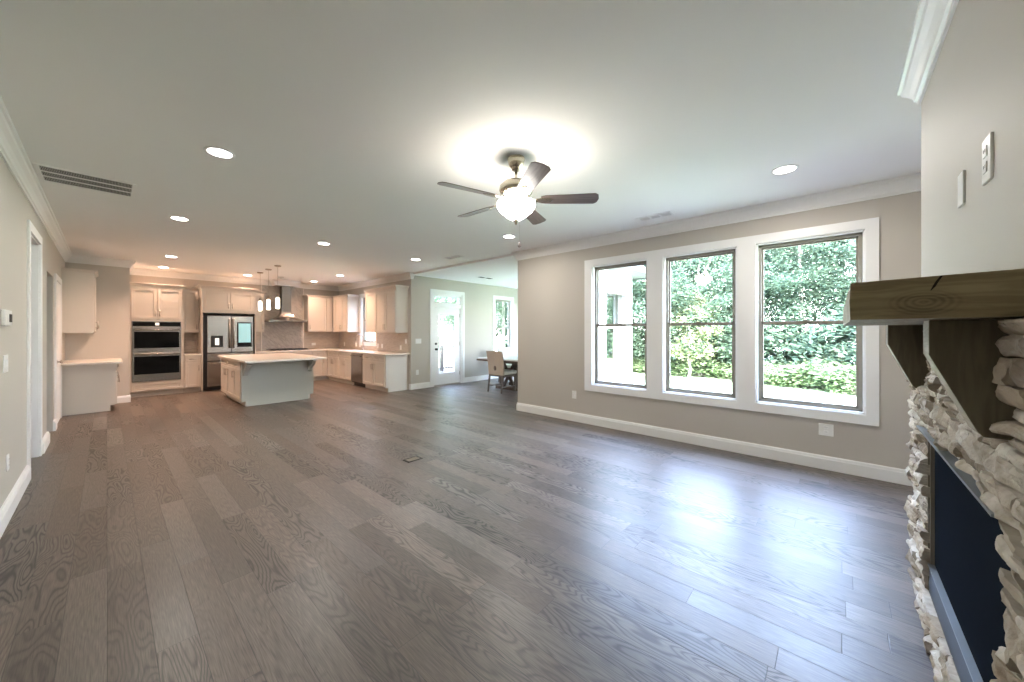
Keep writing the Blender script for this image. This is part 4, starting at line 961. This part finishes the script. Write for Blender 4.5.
# white siding of the wing and of the main house wall
sd_ = wall_mesh('Y', 4.06, 4.08, WX + .17, 9.32, GZ, 2.9, [(NN[0], NN[1], WZ0, WZ1)]); struct(weld(sd_.obj('wall_exterior_wing', M['siding'])), 'white exterior wall of the house wing outside the first window')
sd_ = wall_mesh('X', 9.30, 9.32, 4.06, 7.79, GZ, 2.9, [(a, b, WZ0, WZ1) for a, b in NE]); struct(weld(sd_.obj('wall_exterior_end', M['siding'])))
mb = MB(); mb.box(WX + .3, 9.78, 3.62, 8.2, 2.86, 2.90)
struct(mb.obj('roof_soffit', M['soffit']))
mb = MB(); mb.box(WX + .3, 9.80, 3.56, 3.62, 2.84, 3.00); mb.box(9.78, 9.84, 3.56, 8.2, 2.84, 3.00); struct(mb.obj('roof_gutter', M['gutter']))
mb = MB(); mb.add([(WX + .3, 3.6, 3.0), (9.82, 3.6, 3.0), (9.82, 8.2, 3.0), (WX + .3, 8.2, 3.0), (WX + .3, 5.9, 4.3), (7.6, 5.9, 4.3)], [(0, 1, 5, 4), (1, 2, 5), (2, 3, 4, 5), (3, 0, 4), (0, 3, 2, 1)])
struct(mb.obj('roof_wing', M['roof']))
frame_Y('trim_13', 4.06, -1, NN[0], NN[1], WZ0, WZ1, .09)
# deck beyond the glass door
dk = thing('deck', 'pale raised deck beyond the glass door', 'deck', (7.0, 9.2, -.06))
mb = MB()
for q in range(19): mb.box(5.04, 9.3, 7.80 + q * .145, 7.935 + q * .145, -.06, -.03)
mb.obj('deck_boards', M['deck'], dk)
mb = MB()
for xx in (5.1, 7.1, 9.1):
    for yy in (7.9, 10.4): mb.box(xx, xx + .1, yy, yy + .1, GZ, -.06)
mb.obj('deck_posts', M['deck'], dk)
rl = thing('deck_railing', 'grey deck railing with slim balusters beyond the glass door', 'railing', (7.0, 10.45, -.03))
MB().box(5.04, 9.3, 10.38, 10.46, .86, .90).obj('top_rail', M['rail'], rl); MB().box(5.04, 9.3, 10.39, 10.45, .08, .12).obj('bottom_rail', M['rail'], rl)
for xx in (5.04, 6.45, 7.86, 9.2): MB().box(xx, xx + .09, 10.375, 10.465, -.03, .92).obj('rail_post', M['rail'], rl)
q = 5.2
while q < 9.2: 
    MB().box(q, q + .03, 10.405, 10.435, .12, .86).obj('baluster', M['rail'], rl); q += .125

# trees and shrubs
def foliage_mesh(name, seed, cr, cz0, cz1, nclump, nleaf, leaf, clr=.45):
    r = random.Random(seed); vs = []; fs = []
    for c in range(nclump):
        while True:
            p = Vector((r.uniform(-1, 1), r.uniform(-1, 1), r.uniform(-1, 1)))
            if .25 < p.length < 1: break
        zc = (cz0 + cz1) / 2; hz = (cz1 - cz0) / 2
        taper = 1 - .35 * max(0, p.z)
        cc = Vector((p.x * cr * taper, p.y * cr * taper, zc + p.z * hz)); s = clr * r.uniform(.6, 1.3)
        for l in range(nleaf):
            d = Vector((r.gauss(0, 1), r.gauss(0, 1), r.gauss(0, .65))) * s * .55; q = cc + d
            a = Vector((r.uniform(-1, 1), r.uniform(-1, 1), r.uniform(-.5, .5))).normalized(); b = a.cross(Vector((r.uniform(-1, 1), r.uniform(-1, 1), 1.2))).normalized()
            L = leaf * r.uniform(.6, 1.3); n0 = len(vs)
            vs += [tuple(q - a * L), tuple(q + b * L * .5), tuple(q + a * L), tuple(q - b * L * .5)]; fs.append((n0, n0 + 1, n0 + 2, n0 + 3))
    me = bpy.data.meshes.new(name); me.from_pydata(vs, [], fs); return me
def trunk_mb(h, r, seed, branches=7):
    rr = random.Random(seed); mb = MB(); pts = []; x = y = 0
    for i in range(8): pts.append((x, y, h * i / 7)); x += rr.uniform(-.08, .08); y += rr.uniform(-.08, .08)
    mb.tube(pts, [r * (1 - .75 * i / 7) for i in range(8)], 8)
    for b in range(branches):
        i = rr.randint(2, 6); p = Vector(pts[i]); a = rr.uniform(0, 2 * PI); L = rr.uniform(.7, 1.6)
        mb.tube([p, p + Vector((math.cos(a) * L * .6, math.sin(a) * L * .6, L * .4)), p + Vector((math.cos(a) * L, math.sin(a) * L, L * .9))], [r * .3, r * .18, r * .08], 5)
    return mb
protos = []
for i, (cr_, z0_, z1_, h_) in enumerate(((1.7, .8, 7.8, 7.0), (2.0, .6, 9.2, 8.5), (1.5, 2.2, 10.0, 9.2), (2.2, .4, 6.6, 6.0))):
    fm_ = foliage_mesh('foliage', 50 + i, cr_, z0_, z1_, 150, 130, .062, .5); fm_.materials.append(M['leaf'])
    root = bpy.data.objects.new('woodland_tree', None); COL.objects.link(root)
    fo = bpy.data.objects.new('foliage', fm_); COL.objects.link(fo); fo.parent = root
    tk = trunk_mb(h_, .11, i).obj('trunk', M['bark'], None); tk.parent = root
    protos.append(root)
rt = random.Random(3); used = set(); spots = []
for row, (dist, nn_) in enumerate(((17.0, 12), (20.5, 13), (25, 12))):
    for i in range(nn_):
        b = math.radians(-12 + 62 * (i + .5 * (row % 2)) / (nn_ - 1))     # bearing from +X towards +Y
        dd = dist + rt.uniform(-1.0, 1.0)
        spots.append((dd * math.cos(b), dd * math.sin(b) - .5, row))
for j in range(7): spots.append((4.0 + j * 3.4 + rt.uniform(-.6, .6), 24 + rt.uniform(-1.5, 2), 3))
cnt = 0
LROW = ['leafy green tree in the front rank of the woods outside the windows', 'leafy green tree in the middle rank of the woods outside the windows', 'tall leafy tree in the rear rank of the woods outside the windows', 'leafy green tree far beyond the deck']
GROW = ['front rank of woodland trees', 'middle rank of woodland trees', 'rear rank of woodland trees', 'trees beyond the deck']
for (x, y, row) in spots:
    k_ = rt.randrange(4)
    if row == 2: k_ = rt.choice((1, 2))
    root = protos[k_]
    if k_ in used: root = copy_tree(protos[k_])
    used.add(k_)
    root.location = (x, y, GZ); root.rotation_euler = (0, 0, rt.uniform(0, 6.28)); s = rt.uniform(.85, 1.12); root.scale = (s, s, s)
    tag(root, LROW[row], 'tree', GROW[row])
shm = foliage_mesh('foliage', 90, .95, .05, 1.25, 46, 46, .075, .32); shm.materials.append(M['leaf2'])
sh2 = foliage_mesh('foliage', 91, 1.15, .1, 1.9, 60, 50, .085, .36); sh2.materials.append(M['leaf'])
stem = MB()
for q in range(5): 
    a = q * 1.3; stem.tube([(0, 0, 0), (math.cos(a) * .25, math.sin(a) * .25, .5), (math.cos(a) * .45, math.sin(a) * .45, .9)], [.02, .014, .006], 5)
sp0 = stem.obj('stems', M['bark']); first = True
for i in range(19):
    t = i / 18; b = math.radians(-9 + 46 * t); dd = 13.4 + 4.6 * t + rt.uniform(-.3, .4)
    e = thing('shrub', 'bright green shrub at the front edge of the woods', 'shrub', (dd * math.cos(b), dd * math.sin(b), GZ), rt.uniform(0, 6), 'bright shrubs along the lawn edge')
    f_ = bpy.data.objects.new('foliage', shm); COL.objects.link(f_); f_.parent = e
    s_ = sp0 if first else sp0.copy()
    if not first: COL.objects.link(s_)
    s_.parent = e; first = False; s = rt.uniform(.55, .9); e.scale = (s * 1.2, s * 1.2, s * .8)
for i in range(15):
    t = i / 14; b = math.radians(-9 + 50 * t); dd = 15.0 + 4.4 * t + rt.uniform(-.4, .4)
    e = thing('shrub', 'darker green shrub behind the bright shrubs at the wood edge', 'shrub', (dd * math.cos(b), dd * math.sin(b), GZ), rt.uniform(0, 6), 'darker shrubs under the trees')
    f_ = bpy.data.objects.new('foliage', sh2); COL.objects.link(f_); f_.parent = e
    s_ = sp0.copy(); COL.objects.link(s_); s_.parent = e; s = rt.uniform(.9, 1.35); e.scale = (s, s, s)
ym = foliage_mesh('foliage', 99, 1.05, .5, 3.3, 90, 70, .07, .34); ym.materials.append(M['leaf3'])
e = thing('young_tree', 'pale yellow-green young tree on the lawn behind the middle window', 'tree', (14.6, 4.15, GZ))
f_ = bpy.data.objects.new('foliage', ym); COL.objects.link(f_); f_.parent = e; f_.location = (0, 0, 0)
tk = trunk_mb(2.6, .05, 77, 5).obj('trunk', M['bark'], None); tk.parent = e
